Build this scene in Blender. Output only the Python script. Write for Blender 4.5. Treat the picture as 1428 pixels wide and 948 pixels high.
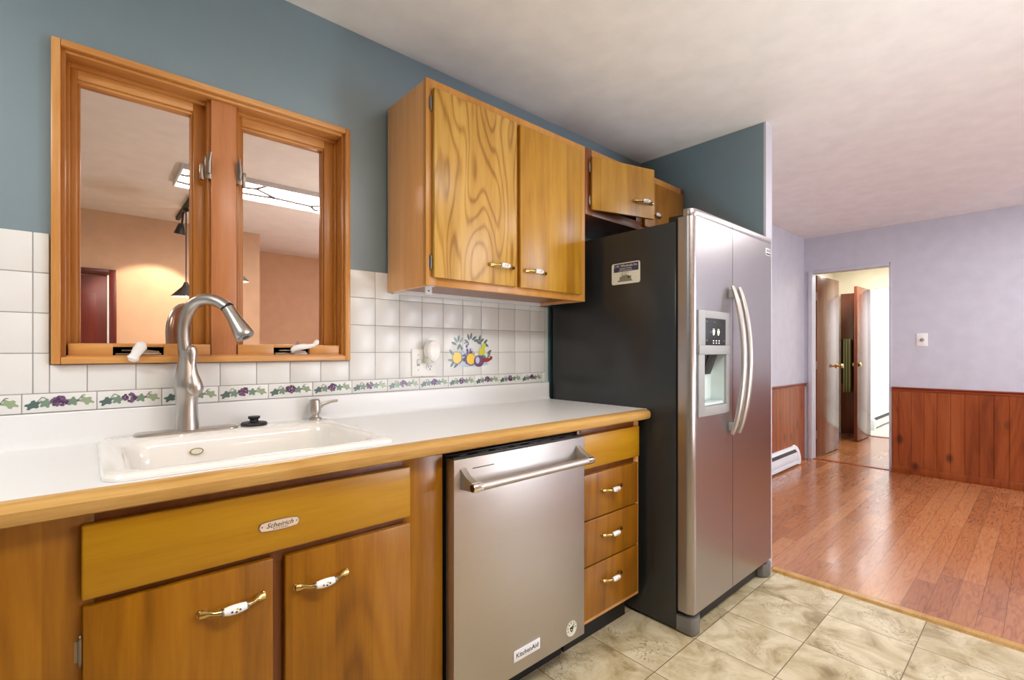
import bpy, bmesh, math, random
from mathutils import Vector, Matrix, Euler
random.seed(7)
S = bpy.context.scene
COL = S.collection
PI = math.pi
for o in list(bpy.data.objects):
    bpy.data.objects.remove(o)

# ------------------------------------------------------------ camera, world, light, exposure
cam_d = bpy.data.cameras.new('camera')
cam = bpy.data.objects.new('camera', cam_d)
COL.objects.link(cam)
cam.location = (0, -1.78, 1.18)
cam.rotation_euler = (PI / 2, 0, math.radians(48.3 - 90))
cam_d.sensor_width = 36
cam_d.lens = 665 / 1428 * 36
cam_d.shift_y = 15 / 1428
cam_d.clip_start = 0.05
S.camera = cam
S.view_settings.view_transform = 'Standard'
S.view_settings.look = 'None'
S.view_settings.gamma = 1
S.view_settings.use_curve_mapping = False
S.view_settings.exposure = 0.1

W = bpy.data.worlds.new('world')
S.world = W
W.use_nodes = True
W.node_tree.nodes['Background'].inputs['Color'].default_value = (0.8, 0.88, 1, 1)
W.node_tree.nodes['Background'].inputs['Strength'].default_value = 0.35

PANEL_E = 24.0        # fluorescent ceiling panel
WINDOW_E = 12.0        # daylight in the dining room window


def area(name, loc, rot, sx, sy, power, color=(1, 1, 1)):
    d = bpy.data.lights.new(name, 'AREA')
    d.shape = 'RECTANGLE'
    d.size, d.size_y, d.energy, d.color = sx, sy, power, color
    o = bpy.data.objects.new(name, d)
    o.location, o.rotation_euler = loc, rot
    COL.objects.link(o)
    return o


area('kitchen_fill_light', (-1.0, -1.0, 2.38), (0, 0, 0), 0.5, 0.5, 24, (1, 0.98, 0.95))  # added fill for the left of the kitchen, no known fixture
area('ceiling_fill_light', (1.9, -1.9, 0.8), (PI - 0.15, 0, 0), 0.35, 0.35, 17, (0.93, 0.97, 1))  # added upward light that brightens the ceiling
area('dining_fill_light', (4.3, -2.0, 2.38), (0, 0, 0), 0.7, 0.7, 30, (0.95, 0.95, 1))  # added fill for the dining room, no lamp known there
area('hall_fill_light', (7.2, -0.5, 2.38), (0, 0, 0), 0.4, 0.4, 26, (1, 0.96, 0.88))  # added fill that brightens the hall, not a known lamp
area('bath_fill_light', (9.2, -0.6, 2.38), (0, 0, 0), 0.6, 0.6, 40, (0.95, 0.97, 1))  # added fill that makes the end room bright, not a known lamp


# ------------------------------------------------------------ materials
def lin(c):
    out = []
    for v in c:
        v = v / 255
        out.append(v / 12.92 if v <= 0.04045 else ((v + 0.055) / 1.055) ** 2.4)
    return (*out, 1)


class NT:
    def __init__(s, name):
        s.m = bpy.data.materials.new(name)
        s.m.use_nodes = True
        s.t = s.m.node_tree
        s.b = s.t.nodes['Principled BSDF']
        s.out = s.t.nodes['Material Output']

    def n(s, typ, **kw):
        nd = s.t.nodes.new(typ)
        for k, v in kw.items():
            if k in nd.inputs:
                if hasattr(v, 'node'):
                    s.t.links.new(v, nd.inputs[k])
                else:
                    nd.inputs[k].default_value = v
            else:
                setattr(nd, k, v)
        return nd

    def l(s, a, b):
        s.t.links.new(a, b)

    def math(s, op, a, b=None, c=None):
        nd = s.t.nodes.new('ShaderNodeMath')
        nd.operation = op
        for i, v in enumerate((a, b, c)):
            if v is None:
                continue
            if hasattr(v, 'node'):
                s.l(v, nd.inputs[i])
            else:
                nd.inputs[i].default_value = v
        return nd.outputs[0]

    def coords(s, scale=(1, 1, 1), kind='Object', rnd=True, loc=(0, 0, 0)):
        tc = s.n('ShaderNodeTexCoord')
        v = tc.outputs[kind]
        mp = s.n('ShaderNodeMapping')
        mp.inputs['Scale'].default_value = scale
        mp.inputs['Location'].default_value = loc
        s.l(v, mp.inputs['Vector'])
        return mp.outputs[0]

    def noise(s, vec, scale=5, detail=3, rough=0.5, dist=0):
        nd = s.n('ShaderNodeTexNoise')
        s.l(vec, nd.inputs['Vector'])
        nd.inputs['Scale'].default_value = scale
        nd.inputs['Detail'].default_value = detail
        nd.inputs['Roughness'].default_value = rough
        nd.inputs['Distortion'].default_value = dist
        return nd.outputs['Fac']

    def ramp(s, fac, stops):
        r = s.n('ShaderNodeValToRGB')
        s.l(fac, r.inputs[0])
        e = r.color_ramp.elements
        while len(e) < len(stops):
            e.new(0.5)
        for el, (p, c) in zip(e, stops):
            el.position = p
            el.color = c if len(c) == 4 else (*c, 1)
        return r.outputs[0]

    def mix(s, fac, a, b, mode='MIX'):
        nd = s.n('ShaderNodeMix')
        nd.data_type = 'RGBA'
        nd.blend_type = mode
        for sock, v in ((nd.inputs[0], fac), (nd.inputs[6], a), (nd.inputs[7], b)):
            if hasattr(v, 'node'):
                s.l(v, sock)
            else:
                sock.default_value = v
        return nd.outputs[2]

    def bump(s, h, strength=0.2, dist=0.002):
        nd = s.n('ShaderNodeBump')
        nd.inputs['Strength'].default_value = strength
        nd.inputs['Distance'].default_value = dist
        s.l(h, nd.inputs['Height'])
        s.l(nd.outputs[0], s.b.inputs['Normal'])

    def set(s, **kw):
        for k, v in kw.items():
            k = k.replace('_', ' ')
            if hasattr(v, 'node'):
                s.l(v, s.b.inputs[k])
            else:
                s.b.inputs[k].default_value = v
        return s.m


def plain(name, c, rough=0.5, metal=0.0, bump=0, bscale=60, spec=0.5, vary=0.04, coat=0):
    n = NT(name)
    co = n.coords()
    f = n.noise(co, 9, 4)
    c0 = lin(c)
    lo = tuple(v * (1 - vary) for v in c0[:3]) + (1,)
    hi = tuple(min(1, v * (1 + vary)) for v in c0[:3]) + (1,)
    n.set(Base_Color=n.ramp(f, [(0.3, lo), (0.7, hi)]), Roughness=rough, Metallic=metal)
    n.b.inputs['Specular IOR Level'].default_value = spec
    n.b.inputs['Coat Weight'].default_value = coat
    if bump:
        n.bump(n.noise(co, bscale, 3), bump, 0.001)
    return n.m


def emit(name, c, e):
    n = NT(name)
    n.set(Base_Color=(0.9, 0.9, 0.9, 1), Emission_Color=lin(c), Emission_Strength=e)
    return n.m


def wood(name, dark, mid, light, axis='Z', board=0.0, contour=0.0, rough=0.32, knots=0, cscale=1.0, fine=0.25, figured=False):
    """grain runs along `axis`; board = width of the glued boards; contour = strength of cathedral figure"""
    n = NT(name)
    st = {'Z': (1, 1, 0.07), 'X': (0.07, 1, 1), 'Y': (1, 0.07, 1)}[axis]
    st2 = {'Z': (3.2, 3.2, 0.6), 'X': (0.6, 3.2, 3.2), 'Y': (3.2, 0.6, 3.2)}[axis]
    if figured:
        st2 = (6.5, 6.5, 1.7)
    co = n.coords()
    base = n.coords(st)
    f1 = n.noise(base, 14, 4, 0.55, 0.3)
    f2 = n.noise(base, 150, 3, 0.6)
    tone = n.math('ADD', n.math('MULTIPLY', f1, 0.75), n.math('MULTIPLY', f2, fine))
    if contour:
        c3 = n.coords(st2)
        field = n.noise(c3, 1.0 * cscale, 1.5, 0.4, 0.25)
        rings = n.math('SINE', n.math('MULTIPLY', field, 88.0 if figured else 75.0))
        rings = n.math('MULTIPLY_ADD', rings, 0.5, 0.5)
        rings = n.math('POWER', rings, 4.0 if figured else 2.0)
        tone = n.math('ADD', tone, n.math('MULTIPLY', n.math('SUBTRACT', rings, 0.4), -contour))
    if board:
        sp = n.n('ShaderNodeSeparateXYZ')
        n.l(co, sp.inputs[0])
        src = sp.outputs['Z'] if axis == 'X' else sp.outputs['X']
        if axis == 'Z':
            src = n.math('ADD', src, n.math('MULTIPLY', sp.outputs['Y'], 0.93))
        idx = n.math('FLOOR', n.math('DIVIDE', n.math('ADD', src, 7.13), board))
        wn = n.n('ShaderNodeTexWhiteNoise')
        wn.noise_dimensions = '1D'
        n.l(idx, wn.inputs['W'])
        tone = n.math('ADD', tone, n.math('MULTIPLY', n.math('SUBTRACT', wn.outputs[0], 0.5), 0.17))
    col = n.ramp(tone, [(0.25, lin(dark)), (0.5, lin(mid)), (0.78, lin(light))])
    if knots:
        kc = n.coords({'Z': (1, 1, 0.55), 'X': (0.55, 1, 1), 'Y': (1, 0.55, 1)}[axis])
        v = n.n('ShaderNodeTexVoronoi')
        n.l(kc, v.inputs['Vector'])
        v.inputs['Scale'].default_value = knots
        kf = n.ramp(v.outputs['Distance'], [(0.09, (1, 1, 1)), (0.22, (0, 0, 0))])
        col = n.mix(n.math('MULTIPLY', kf, 0.8), col, (*[x * 0.28 for x in lin(dark)[:3]], 1))
    n.set(Base_Color=col, Roughness=rough)
    n.b.inputs['Coat Weight'].default_value = 0.1
    n.b.inputs['Specular IOR Level'].default_value = 0.4
    n.b.inputs['Coat Roughness'].default_value = 0.2
    n.bump(f2, 0.06, 0.0006)
    return n.m


M = {}
M['teal'] = plain('teal_paint', (86, 120, 134), 0.5, spec=0.5, coat=1.0)
M['teal'].node_tree.nodes['Principled BSDF'].inputs['Coat IOR'].default_value = 2.3
M['teal'].node_tree.nodes['Principled BSDF'].inputs['Coat Roughness'].default_value = 0.46
M['lavender'] = plain('lavender_paint', (198, 198, 208), 0.5)
M['beige'] = plain('beige_paint', (226, 190, 158), 0.5)
M['cream'] = plain('cream_paint', (240, 234, 212), 0.5)
M['white_wall'] = plain('white_paint', (235, 236, 240), 0.5)
M['pale_strip'] = plain('pale_green_paint', (196, 206, 198), 0.5)
M['ceiling'] = plain('ceiling_paint', (234, 232, 230), 0.7)
M['tile'] = plain('white_ceramic', (226, 225, 222), 0.3, vary=0.015)
M['grout'] = plain('grout', (176, 172, 168), 0.8)
M['laminate'] = plain('white_laminate', (232, 232, 232), 0.28, vary=0.01)
M['enamel'] = plain('white_enamel', (240, 236, 230), 0.1, vary=0.01, coat=0.5)
M['white_plastic'] = plain('white_plastic', (238, 236, 232), 0.35, vary=0.01)
M['clear_plastic'] = plain('cloudy_plastic', (205, 205, 190), 0.2)
M['grey_plastic'] = plain('grey_plastic', (150, 150, 150), 0.4)
M['foot_grey'] = plain('grey_bracket', (112, 110, 106), 0.4)
M['liner'] = plain('pale_liner', (205, 216, 214), 0.35)
M['dark_plastic'] = plain('dark_plastic', (28, 28, 30), 0.35)
M['black'] = plain('black_rubber', (18, 18, 19), 0.5)
M['hole'] = plain('black_shade', (6, 6, 6), 0.9, spec=0.0)  # flat black standing in for shade in the slots and outside
M['ink'] = plain('black_ink', (40, 38, 40), 0.6)
M['navy'] = plain('navy_ink', (48, 52, 86), 0.5)
M['sticker'] = plain('sticker_white', (222, 222, 208), 0.4)
M['grey_ink'] = plain('grey_ink', (128, 126, 108), 0.5)
M['brass'] = plain('brass', (212, 186, 120), 0.22, 1.0)
M['old_metal'] = plain('tarnished_metal', (150, 140, 130), 0.35, 1.0)
M['chrome'] = plain('chrome', (225, 225, 225), 0.08, 1.0)
M['porcelain'] = plain('porcelain', (244, 242, 240), 0.1, vary=0.01)
M['blue_glaze'] = plain('blue_glaze', (70, 84, 150), 0.2)
M['badge'] = plain('badge_cream', (232, 214, 196), 0.3, 0.2)
M['white_metal'] = plain('white_metal', (232, 234, 240), 0.3)


def steel(name, c, rough, axis):
    n = NT(name)
    st = {'X': (0.02, 1, 1), 'Z': (1, 1, 0.02)}[axis]
    f = n.noise(n.coords(st), 420, 2)
    lo = tuple(v * 0.96 for v in lin(c)[:3]) + (1,)
    n.set(Base_Color=n.ramp(f, [(0.3, lo), (0.7, lin(c))]), Metallic=1.0,
          Roughness=n.math('MULTIPLY_ADD', f, 0.1, rough - 0.05))
    n.bump(f, 0.02, 0.0004)
    return n.m


M['steel'] = steel('brushed_steel', (192, 186, 180), 0.44, 'X')
M['steel_v'] = steel('brushed_steel_upright', (176, 170, 168), 0.32, 'X')
M['nickel'] = steel('brushed_nickel', (198, 191, 184), 0.33, 'Z')

n = NT('black_textured_steel')
f = n.noise(n.coords(), 260, 2)
n.set(Base_Color=(0.024, 0.026, 0.027, 1), Roughness=0.22)
n.bump(f, 0.12, 0.001)
M['fridge_black'] = n.m

GOLD = ((118, 62, 16), (172, 110, 36), (206, 150, 66))
M['wood_door'] = wood('maple_veneer', (146, 96, 20), (180, 130, 36), (204, 158, 64), 'Z', board=0.11, contour=0.05)
M['wood_fig'] = wood('figured_maple_veneer', (150, 104, 34), (188, 142, 60), (210, 168, 88), 'Z', board=0.12, contour=0.27, cscale=1.0, figured=True)
M['wood_base'] = wood('walnut_maple_veneer', (112, 66, 2), (148, 94, 6), (170, 116, 18), 'Z', board=0.1, contour=0.10)
M['wood_h'] = wood('maple_veneer_level', (148, 98, 4), (174, 124, 10), (192, 144, 26), 'X')
M['wood_side'] = wood('orange_maple_lit', (206, 140, 78), (228, 168, 106), (238, 186, 128), 'Z', board=0.14)  # albedo raised so the cabinet side reads as lit from the left
M['wood_frame'] = wood('maple_frame', (92, 46, 14), (120, 66, 22), (142, 86, 36), 'Z')
M['wood_frame_up'] = wood('maple_frame_upper', (170, 112, 44), (194, 136, 62), (210, 154, 80), 'Z')
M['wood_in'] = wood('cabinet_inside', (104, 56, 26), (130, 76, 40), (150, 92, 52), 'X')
M['oak'] = wood('oak_edge', (128, 86, 36), (180, 134, 66), (204, 162, 96), 'X', fine=0.5, contour=0.12)
M['casing'] = wood('window_pine', (176, 108, 46), (206, 146, 80), (230, 178, 116), 'Z')
M['casing_h'] = wood('window_pine_level', (176, 108, 46), (206, 146, 80), (230, 178, 116), 'X')
M['sash'] = wood('window_sash', (144, 82, 28), (178, 114, 48), (200, 140, 72), 'Z')
M['post'] = wood('window_post', (168, 100, 58), (190, 124, 78), (206, 142, 96), 'Z')
M['wainscot'] = wood('knotty_pine', (110, 46, 16), (148, 72, 30), (168, 92, 46), 'Z', board=0.093, contour=0.10, knots=6.5, rough=0.3)
M['rail'] = wood('stained_rail', (104, 42, 20), (138, 62, 32), (158, 82, 44), 'Y')
M['mahogany'] = wood('mahogany_slab', (84, 44, 34), (112, 62, 46), (136, 80, 60), 'Z', rough=0.18, contour=0.06)
M['red_door'] = wood('red_mahogany', (70, 26, 22), (98, 38, 32), (120, 52, 42), 'Z', rough=0.3)

# kitchen vinyl: one foot squares with stone mottling
n = NT('stone_vinyl')
co = n.coords(kind='Object')
sp = n.n('ShaderNodeSeparateXYZ')
n.l(co, sp.inputs[0])
TS = 0.305
tx = n.math('DIVIDE', n.math('ADD', sp.outputs['X'], -1.555 + TS * 40), TS)
ty = n.math('DIVIDE', n.math('ADD', sp.outputs['Y'], 0.82 + TS * 40), TS)
cmb = n.n('ShaderNodeCombineXYZ')
n.l(n.math('FLOOR', tx), cmb.inputs[0])
n.l(n.math('FLOOR', ty), cmb.inputs[1])
wn = n.n('ShaderNodeTexWhiteNoise')
n.l(cmb.outputs[0], wn.inputs['Vector'])
off = n.n('ShaderNodeVectorMath', operation='SCALE')
n.l(wn.outputs['Color'], off.inputs[0])
off.inputs['Scale'].default_value = 9
add = n.n('ShaderNodeVectorMath', operation='ADD')
n.l(co, add.inputs[0])
n.l(off.outputs[0], add.inputs[1])
v = add.outputs[0]
f1 = n.noise(v, 6, 6, 0.62, 0.8)
f2 = n.noise(v, 13, 5, 0.6, 2.2)
col = n.ramp(f1, [(0.28, lin((136, 116, 82))), (0.42, lin((184, 168, 130))), (0.56, lin((210, 198, 166))), (0.72, lin((224, 212, 182)))])
vein = n.ramp(f2, [(0.50, (0, 0, 0)), (0.525, (1, 1, 1)), (0.55, (0, 0, 0))])
mask = n.ramp(n.noise(v, 4.5, 2), [(0.5, (0, 0, 0)), (0.66, (1, 1, 1))])
col = n.mix(n.math('MULTIPLY', vein, mask), col, lin((112, 92, 62)))
fx = n.math('ABSOLUTE', n.math('SUBTRACT', n.math('FRACT', tx), 0.5))
fy = n.math('ABSOLUTE', n.math('SUBTRACT', n.math('FRACT', ty), 0.5))
joint = n.math('GREATER_THAN', n.math('MAXIMUM', fx, fy), 0.4945)
col = n.mix(joint, col, lin((104, 86, 58)))
n.set(Base_Color=col, Roughness=0.36)
n.bump(n.math('SUBTRACT', f1, n.math('MULTIPLY', joint, 2.0)), 0.12, 0.001)
M['vinyl'] = n.m


def hardwood(name, cols, rough):
    n = NT(name)
    co = n.coords(kind='Object')
    sp = n.n('ShaderNodeSeparateXYZ')
    n.l(co, sp.inputs[0])
    PW = 0.083
    row = n.math('DIVIDE', n.math('ADD', sp.outputs['Y'], 20.0), PW)
    ri = n.math('FLOOR', row)
    w1 = n.n('ShaderNodeTexWhiteNoise')
    w1.noise_dimensions = '1D'
    n.l(ri, w1.inputs['W'])
    along = n.math('ADD', n.math('DIVIDE', sp.outputs['X'], 1.15), n.math('MULTIPLY', w1.outputs[0], 5.0))
    ci = n.math('FLOOR', along)
    cb = n.n('ShaderNodeCombineXYZ')
    n.l(ri, cb.inputs[0])
    n.l(ci, cb.inputs[1])
    w2 = n.n('ShaderNodeTexWhiteNoise')
    n.l(cb.outputs[0], w2.inputs['Vector'])
    mp = n.n('ShaderNodeMapping')
    mp.inputs['Scale'].default_value = (0.12, 1, 1)
    n.l(co, mp.inputs[0])
    sc = n.n('ShaderNodeVectorMath', operation='SCALE')
    n.l(w2.outputs['Color'], sc.inputs[0])
    sc.inputs['Scale'].default_value = 11
    ad = n.n('ShaderNodeVectorMath', operation='ADD')
    n.l(mp.outputs[0], ad.inputs[0])
    n.l(sc.outputs[0], ad.inputs[1])
    v = ad.outputs[0]
    g = n.noise(v, 17, 2, 0.5, 0.4)
    ring = n.math('POWER', n.math('MULTIPLY_ADD', n.math('SINE', n.math('MULTIPLY', g, 48)), 0.5, 0.5), 5.0)
    f = n.noise(v, 120, 3)
    tone = n.math('ADD', n.math('MULTIPLY', w2.outputs['Value'], 0.45), n.math('MULTIPLY', f, 0.5))
    tone = n.math('SUBTRACT', tone, n.math('MULTIPLY', ring, 0.22))
    col = n.ramp(tone, [(0.0, lin(cols[0])), (0.45, lin(cols[1])), (0.8, lin(cols[2]))])
    fy = n.math('ABSOLUTE', n.math('SUBTRACT', n.math('FRACT', row), 0.5))
    fx = n.math('ABSOLUTE', n.math('SUBTRACT', n.math('FRACT', along), 0.5))
    joint = n.math('MAXIMUM', n.math('GREATER_THAN', fy, 0.487), n.math('GREATER_THAN', fx, 0.4985))
    col = n.mix(n.math('MULTIPLY', joint, 0.6), col, lin((70, 34, 22)))
    n.set(Base_Color=col, Roughness=rough)
    n.b.inputs['Coat Weight'].default_value = 0.4
    n.b.inputs['Coat Roughness'].default_value = 0.12
    n.bump(n.math('SUBTRACT', n.math('MULTIPLY', f, 0.2), joint), 0.1, 0.001)
    return n.m


M['hardwood'] = hardwood('oak_floorboards', ((140, 80, 46), (178, 114, 70), (198, 136, 90)), 0.24)
M['bath_floor'] = plain('pale_floor', (200, 198, 190), 0.4)

# window glass with nothing but dark behind it: a clear pane that mirrors the lit kitchen
n = NT('window_glass')
gl = n.n('ShaderNodeBsdfGlossy')
gl.inputs['Color'].default_value = (0.93, 0.79, 0.735, 1)
gl.inputs['Roughness'].default_value = 0.0
tr = n.n('ShaderNodeBsdfTransparent')
tr.inputs['Color'].default_value = (0.9, 0.92, 0.9, 1)
mx = n.n('ShaderNodeMixShader')
mx.inputs[0].default_value = 0.94
n.l(tr.outputs[0], mx.inputs[1])
n.l(gl.outputs[0], mx.inputs[2])
n.l(mx.outputs[0], n.out.inputs['Surface'])
M['glass'] = n.m
M['panel_glow'] = emit('panel_diffuser', (255, 252, 246), PANEL_E)
M['sky_pane'] = emit('daylight_pane', (232, 240, 255), WINDOW_E)
M['bulb'] = emit('bulb_glow', (255, 236, 200), 30)
M['led'] = emit('display_green', (214, 226, 60), 0.9)
M['led_white'] = emit('display_white', (235, 235, 230), 0.5)
M['leaf_dark'] = plain('leaf_dark', (86, 108, 104), 0.25)
M['leaf_mid'] = plain('leaf_mid', (118, 142, 124), 0.25)
M['leaf_light'] = plain('leaf_light', (150, 166, 134), 0.25)
M['grape'] = plain('grape_glaze', (122, 92, 124), 0.25, vary=0.3)
M['grape_d'] = plain('grape_dark', (82, 62, 92), 0.25)
M['lemon'] = plain('lemon_glaze', (238, 196, 38), 0.25)
M['pear'] = plain('pear_glaze', (206, 204, 60), 0.25)
M['fig'] = plain('fig_glaze', (120, 72, 120), 0.25)
M['red_glaze'] = plain('red_glaze', (150, 56, 52), 0.25)
M['pale_blue'] = plain('pale_blue_glaze', (190, 204, 222), 0.25)
n = NT('striped_towel')
sp = n.n('ShaderNodeSeparateXYZ')
n.l(n.coords(), sp.inputs[0])
st = n.math('MULTIPLY_ADD', n.math('SINE', n.math('MULTIPLY', sp.outputs['Y'], 190)), 0.5, 0.5)
n.set(Base_Color=n.ramp(st, [(0.3, lin((104, 116, 62))), (0.6, lin((186, 190, 146)))]), Roughness=0.95)
n.bump(n.noise(n.coords(), 300, 2), 0.5, 0.002)
M['towel'] = n.m
M['dark_towel'] = plain('dark_towel', (36, 40, 36), 0.95, bump=0.5, bscale=200)


# ------------------------------------------------------------ mesh helpers
class MB:
    def __init__(s):
        s.bm = bmesh.new()
        s.mats = []

    def mi(s, mat):
        m = M[mat]
        if m not in s.mats:
            s.mats.append(m)
        return s.mats.index(m)

    def hexa(s, c, mat, bev=0.0, seg=2):
        """c: 8 corners, bottom loop (ccw from above) then top loop"""
        vs = [s.bm.verts.new(p) for p in c]
        idx = [(3, 2, 1, 0), (4, 5, 6, 7), (0, 1, 5, 4), (1, 2, 6, 5), (2, 3, 7, 6), (3, 0, 4, 7)]
        k = s.mi(mat)
        fs = []
        for i in idx:
            f = s.bm.faces.new([vs[j] for j in i])
            f.material_index = k
            fs.append(f)
        if bev:
            es = {e for f in fs for e in f.edges}
            bmesh.ops.bevel(s.bm, geom=list(es), offset=bev, segments=seg, affect='EDGES', profile=0.5, clamp_overlap=True, material=k)
        return s

    def box(s, x0, x1, y0, y1, z0, z1, mat, bev=0.0, seg=2):
        x0, x1 = sorted((x0, x1)); y0, y1 = sorted((y0, y1)); z0, z1 = sorted((z0, z1))
        return s.hexa([(x0, y0, z0), (x1, y0, z0), (x1, y1, z0), (x0, y1, z0),
                       (x0, y0, z1), (x1, y0, z1), (x1, y1, z1), (x0, y1, z1)], mat, bev, seg)

    def obox(s, p0, p1, th, z0, z1, mat, bev=0.0):
        """a slab standing on the segment p0-p1, thickness to the left of it"""
        a, b = Vector(p0), Vector(p1)
        d = (b - a).normalized()
        nn = Vector((-d.y, d.x)) * th
        q = [a, b, b + nn, a + nn]
        return s.hexa([(p.x, p.y, z0) for p in q] + [(p.x, p.y, z1) for p in q], mat, bev)

    def prism(s, poly, axis, a0, a1, mat, bev=0.0):
        """extrude a 2D polygon along an axis: axis 'z' poly=(x,y); 'x' poly=(y,z); 'y' poly=(x,z)"""
        def P(p, a):
            return {'z': (p[0], p[1], a), 'x': (a, p[0], p[1]), 'y': (p[0], a, p[1])}[axis]
        k = s.mi(mat)
        A = [s.bm.verts.new(P(p, a0)) for p in poly]
        B = [s.bm.verts.new(P(p, a1)) for p in poly]
        fs = [s.bm.faces.new(A), s.bm.faces.new(B)]
        m = len(poly)
        for i in range(m):
            fs.append(s.bm.faces.new((A[i], A[(i + 1) % m], B[(i + 1) % m], B[i])))
        for f in fs:
            f.material_index = k
        bmesh.ops.recalc_face_normals(s.bm, faces=fs)
        if bev:
            es = set(fs[0].edges) | set(fs[1].edges)
            bmesh.ops.bevel(s.bm, geom=list(es), offset=bev, segments=2, affect='EDGES', profile=0.5, material=k)
        return s

    def tube(s, pts, rad, mat, seg=14, up=(0, 0, 1), flat=1.0, cap=True):
        pts = [Vector(p) for p in pts]
        if not hasattr(rad, '__len__'):
            rad = [rad] * len(pts)
        k = s.mi(mat)
        rings = []
        U = Vector(up)
        prev = None
        for i, p in enumerate(pts):
            t = (pts[min(i + 1, len(pts) - 1)] - pts[max(i - 1, 0)]).normalized()
            if prev is None:
                a = U - t * U.dot(t)
                if a.length < 1e-4:
                    a = Vector((1, 0, 0)) - t * t.x
            else:
                a = prev - t * prev.dot(t)
            a.normalize()
            prev = a
            b = t.cross(a)
            rings.append([s.bm.verts.new(p + a * math.cos(2 * PI * j / seg) * rad[i] + b * math.sin(2 * PI * j / seg) * rad[i] * flat) for j in range(seg)])
        for r0, r1 in zip(rings, rings[1:]):
            for j in range(seg):
                f = s.bm.faces.new((r0[j], r0[(j + 1) % seg], r1[(j + 1) % seg], r1[j]))
                f.material_index = k
        if cap:
            for r in (rings[0][::-1], rings[-1]):
                f = s.bm.faces.new(r)
                f.material_index = k
        return s

    def lathe(s, prof, mat, c=(0, 0, 0), axis=(0, 0, 1), seg=28, cap=True):
        """prof: (radius, height) list"""
        ax = Vector(axis).normalized()
        c = Vector(c)
        pts = [c + ax * h for r, h in prof]
        k = s.mi(mat)
        a = ax.orthogonal().normalized()
        b = ax.cross(a)
        rings = [[s.bm.verts.new(p + (a * math.cos(2 * PI * j / seg) + b * math.sin(2 * PI * j / seg)) * max(r, 1e-5)) for j in range(seg)] for p, (r, h) in zip(pts, prof)]
        for r0, r1 in zip(rings, rings[1:]):
            for j in range(seg):
                f = s.bm.faces.new((r0[j], r0[(j + 1) % seg], r1[(j + 1) % seg], r1[j]))
                f.material_index = k
        if cap:
            for r in (rings[0][::-1], rings[-1]):
                f = s.bm.faces.new(r)
                f.material_index = k
        return s

    def loft(s, loops, mat, close_last=True, close_first=False):
        k = s.mi(mat)
        rs = [[s.bm.verts.new(p) for p in L] for L in loops]
        m = len(rs[0])
        for a, b in zip(rs, rs[1:]):
            for j in range(m):
                f = s.bm.faces.new((a[j], a[(j + 1) % m], b[(j + 1) % m], b[j]))
                f.material_index = k
        if close_last:
            s.bm.faces.new(rs[-1]).material_index = k
        if close_first:
            s.bm.faces.new(rs[0][::-1]).material_index = k
        return s

    def poly(s, pts, mat):
        f = s.bm.faces.new([s.bm.verts.new(p) for p in pts])
        f.material_index = s.mi(mat)
        return s

    def text(s, string, size, origin, ux, uz, mat, depth=0.0004, shear=0.0, xs=1.0, align='CENTER'):
        cu = bpy.data.curves.new('t', 'FONT')
        cu.body = string
        cu.size = size
        cu.align_x = align
        cu.align_y = 'CENTER'
        cu.extrude = depth
        cu.resolution_u = 2
        cu.shear = shear
        ob = bpy.data.objects.new('t', cu)
        COL.objects.link(ob)
        me = bpy.data.meshes.new_from_object(ob.evaluated_get(bpy.context.evaluated_depsgraph_get()))
        ux, uz, o = Vector(ux), Vector(uz), Vector(origin)
        nn = ux.cross(uz)
        k = s.mi(mat)
        vs = [s.bm.verts.new(o + ux * v.co.x * xs + uz * v.co.y + nn * v.co.z) for v in me.vertices]
        for p in me.polygons:
            try:
                s.bm.faces.new([vs[i] for i in p.vertices]).material_index = k
            except ValueError:
                pass
        bpy.data.objects.remove(ob)
        bpy.data.curves.remove(cu)
        bpy.data.meshes.remove(me)
        return s

    def transform(s, mat4):
        bmesh.ops.transform(s.bm, matrix=mat4, verts=s.bm.verts)
        return s

    def build(s, name, parent=None, origin=None, smooth=True, recalc=True):
        bm = s.bm
        if recalc:
            bmesh.ops.recalc_face_normals(bm, faces=bm.faces)
        if smooth:
            for f in bm.faces:
                f.smooth = True
            for e in bm.edges:
                if len(e.link_faces) == 2:
                    if e.calc_face_angle(0) > math.radians(32):
                        e.smooth = False
        base = world_loc(parent) if parent else Vector(origin or (0, 0, 0))
        if parent and origin:
            base = Vector(origin)
        bmesh.ops.translate(bm, verts=bm.verts, vec=-base)
        me = bpy.data.meshes.new(name)
        bm.to_mesh(me)
        bm.free()
        for m in s.mats:
            me.materials.append(m)
        o = bpy.data.objects.new(name, me)
        COL.objects.link(o)
        if parent:
            o.parent = parent
            o.location = base - world_loc(parent)
        else:
            o.location = base
        return o


def world_loc(o):
    v = Vector(o.location)
    p = o.parent
    while p:
        v += Vector(p.location)
        p = p.parent
    return v


def tag(o, label=None, cat=None, group=None, kind=None):
    for k, v in (('label', label), ('category', cat), ('group', group), ('kind', kind)):
        if v:
            o[k] = v
    return o


def thing(name, label, cat, loc, group=None):
    o = bpy.data.objects.new(name, None)
    o.empty_display_size = 0.05
    o.location = loc
    COL.objects.link(o)
    return tag(o, label, cat, group)


def struct(mb, name, label=None, cat=None, origin=None):
    o = mb.build(name, origin=origin)
    return tag(o, label, cat, kind='structure')


def rrect(x0, x1, y0, y1, r, z, n=6):
    out = []
    for cx, cy, a0 in ((x1 - r, y1 - r, 0), (x0 + r, y1 - r, PI / 2), (x0 + r, y0 + r, PI), (x1 - r, y0 + r, 1.5 * PI)):
        for i in range(n + 1):
            a = a0 + PI / 2 * i / n
            out.append((cx + r * math.cos(a), cy + r * math.sin(a), z))
    return out


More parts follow.
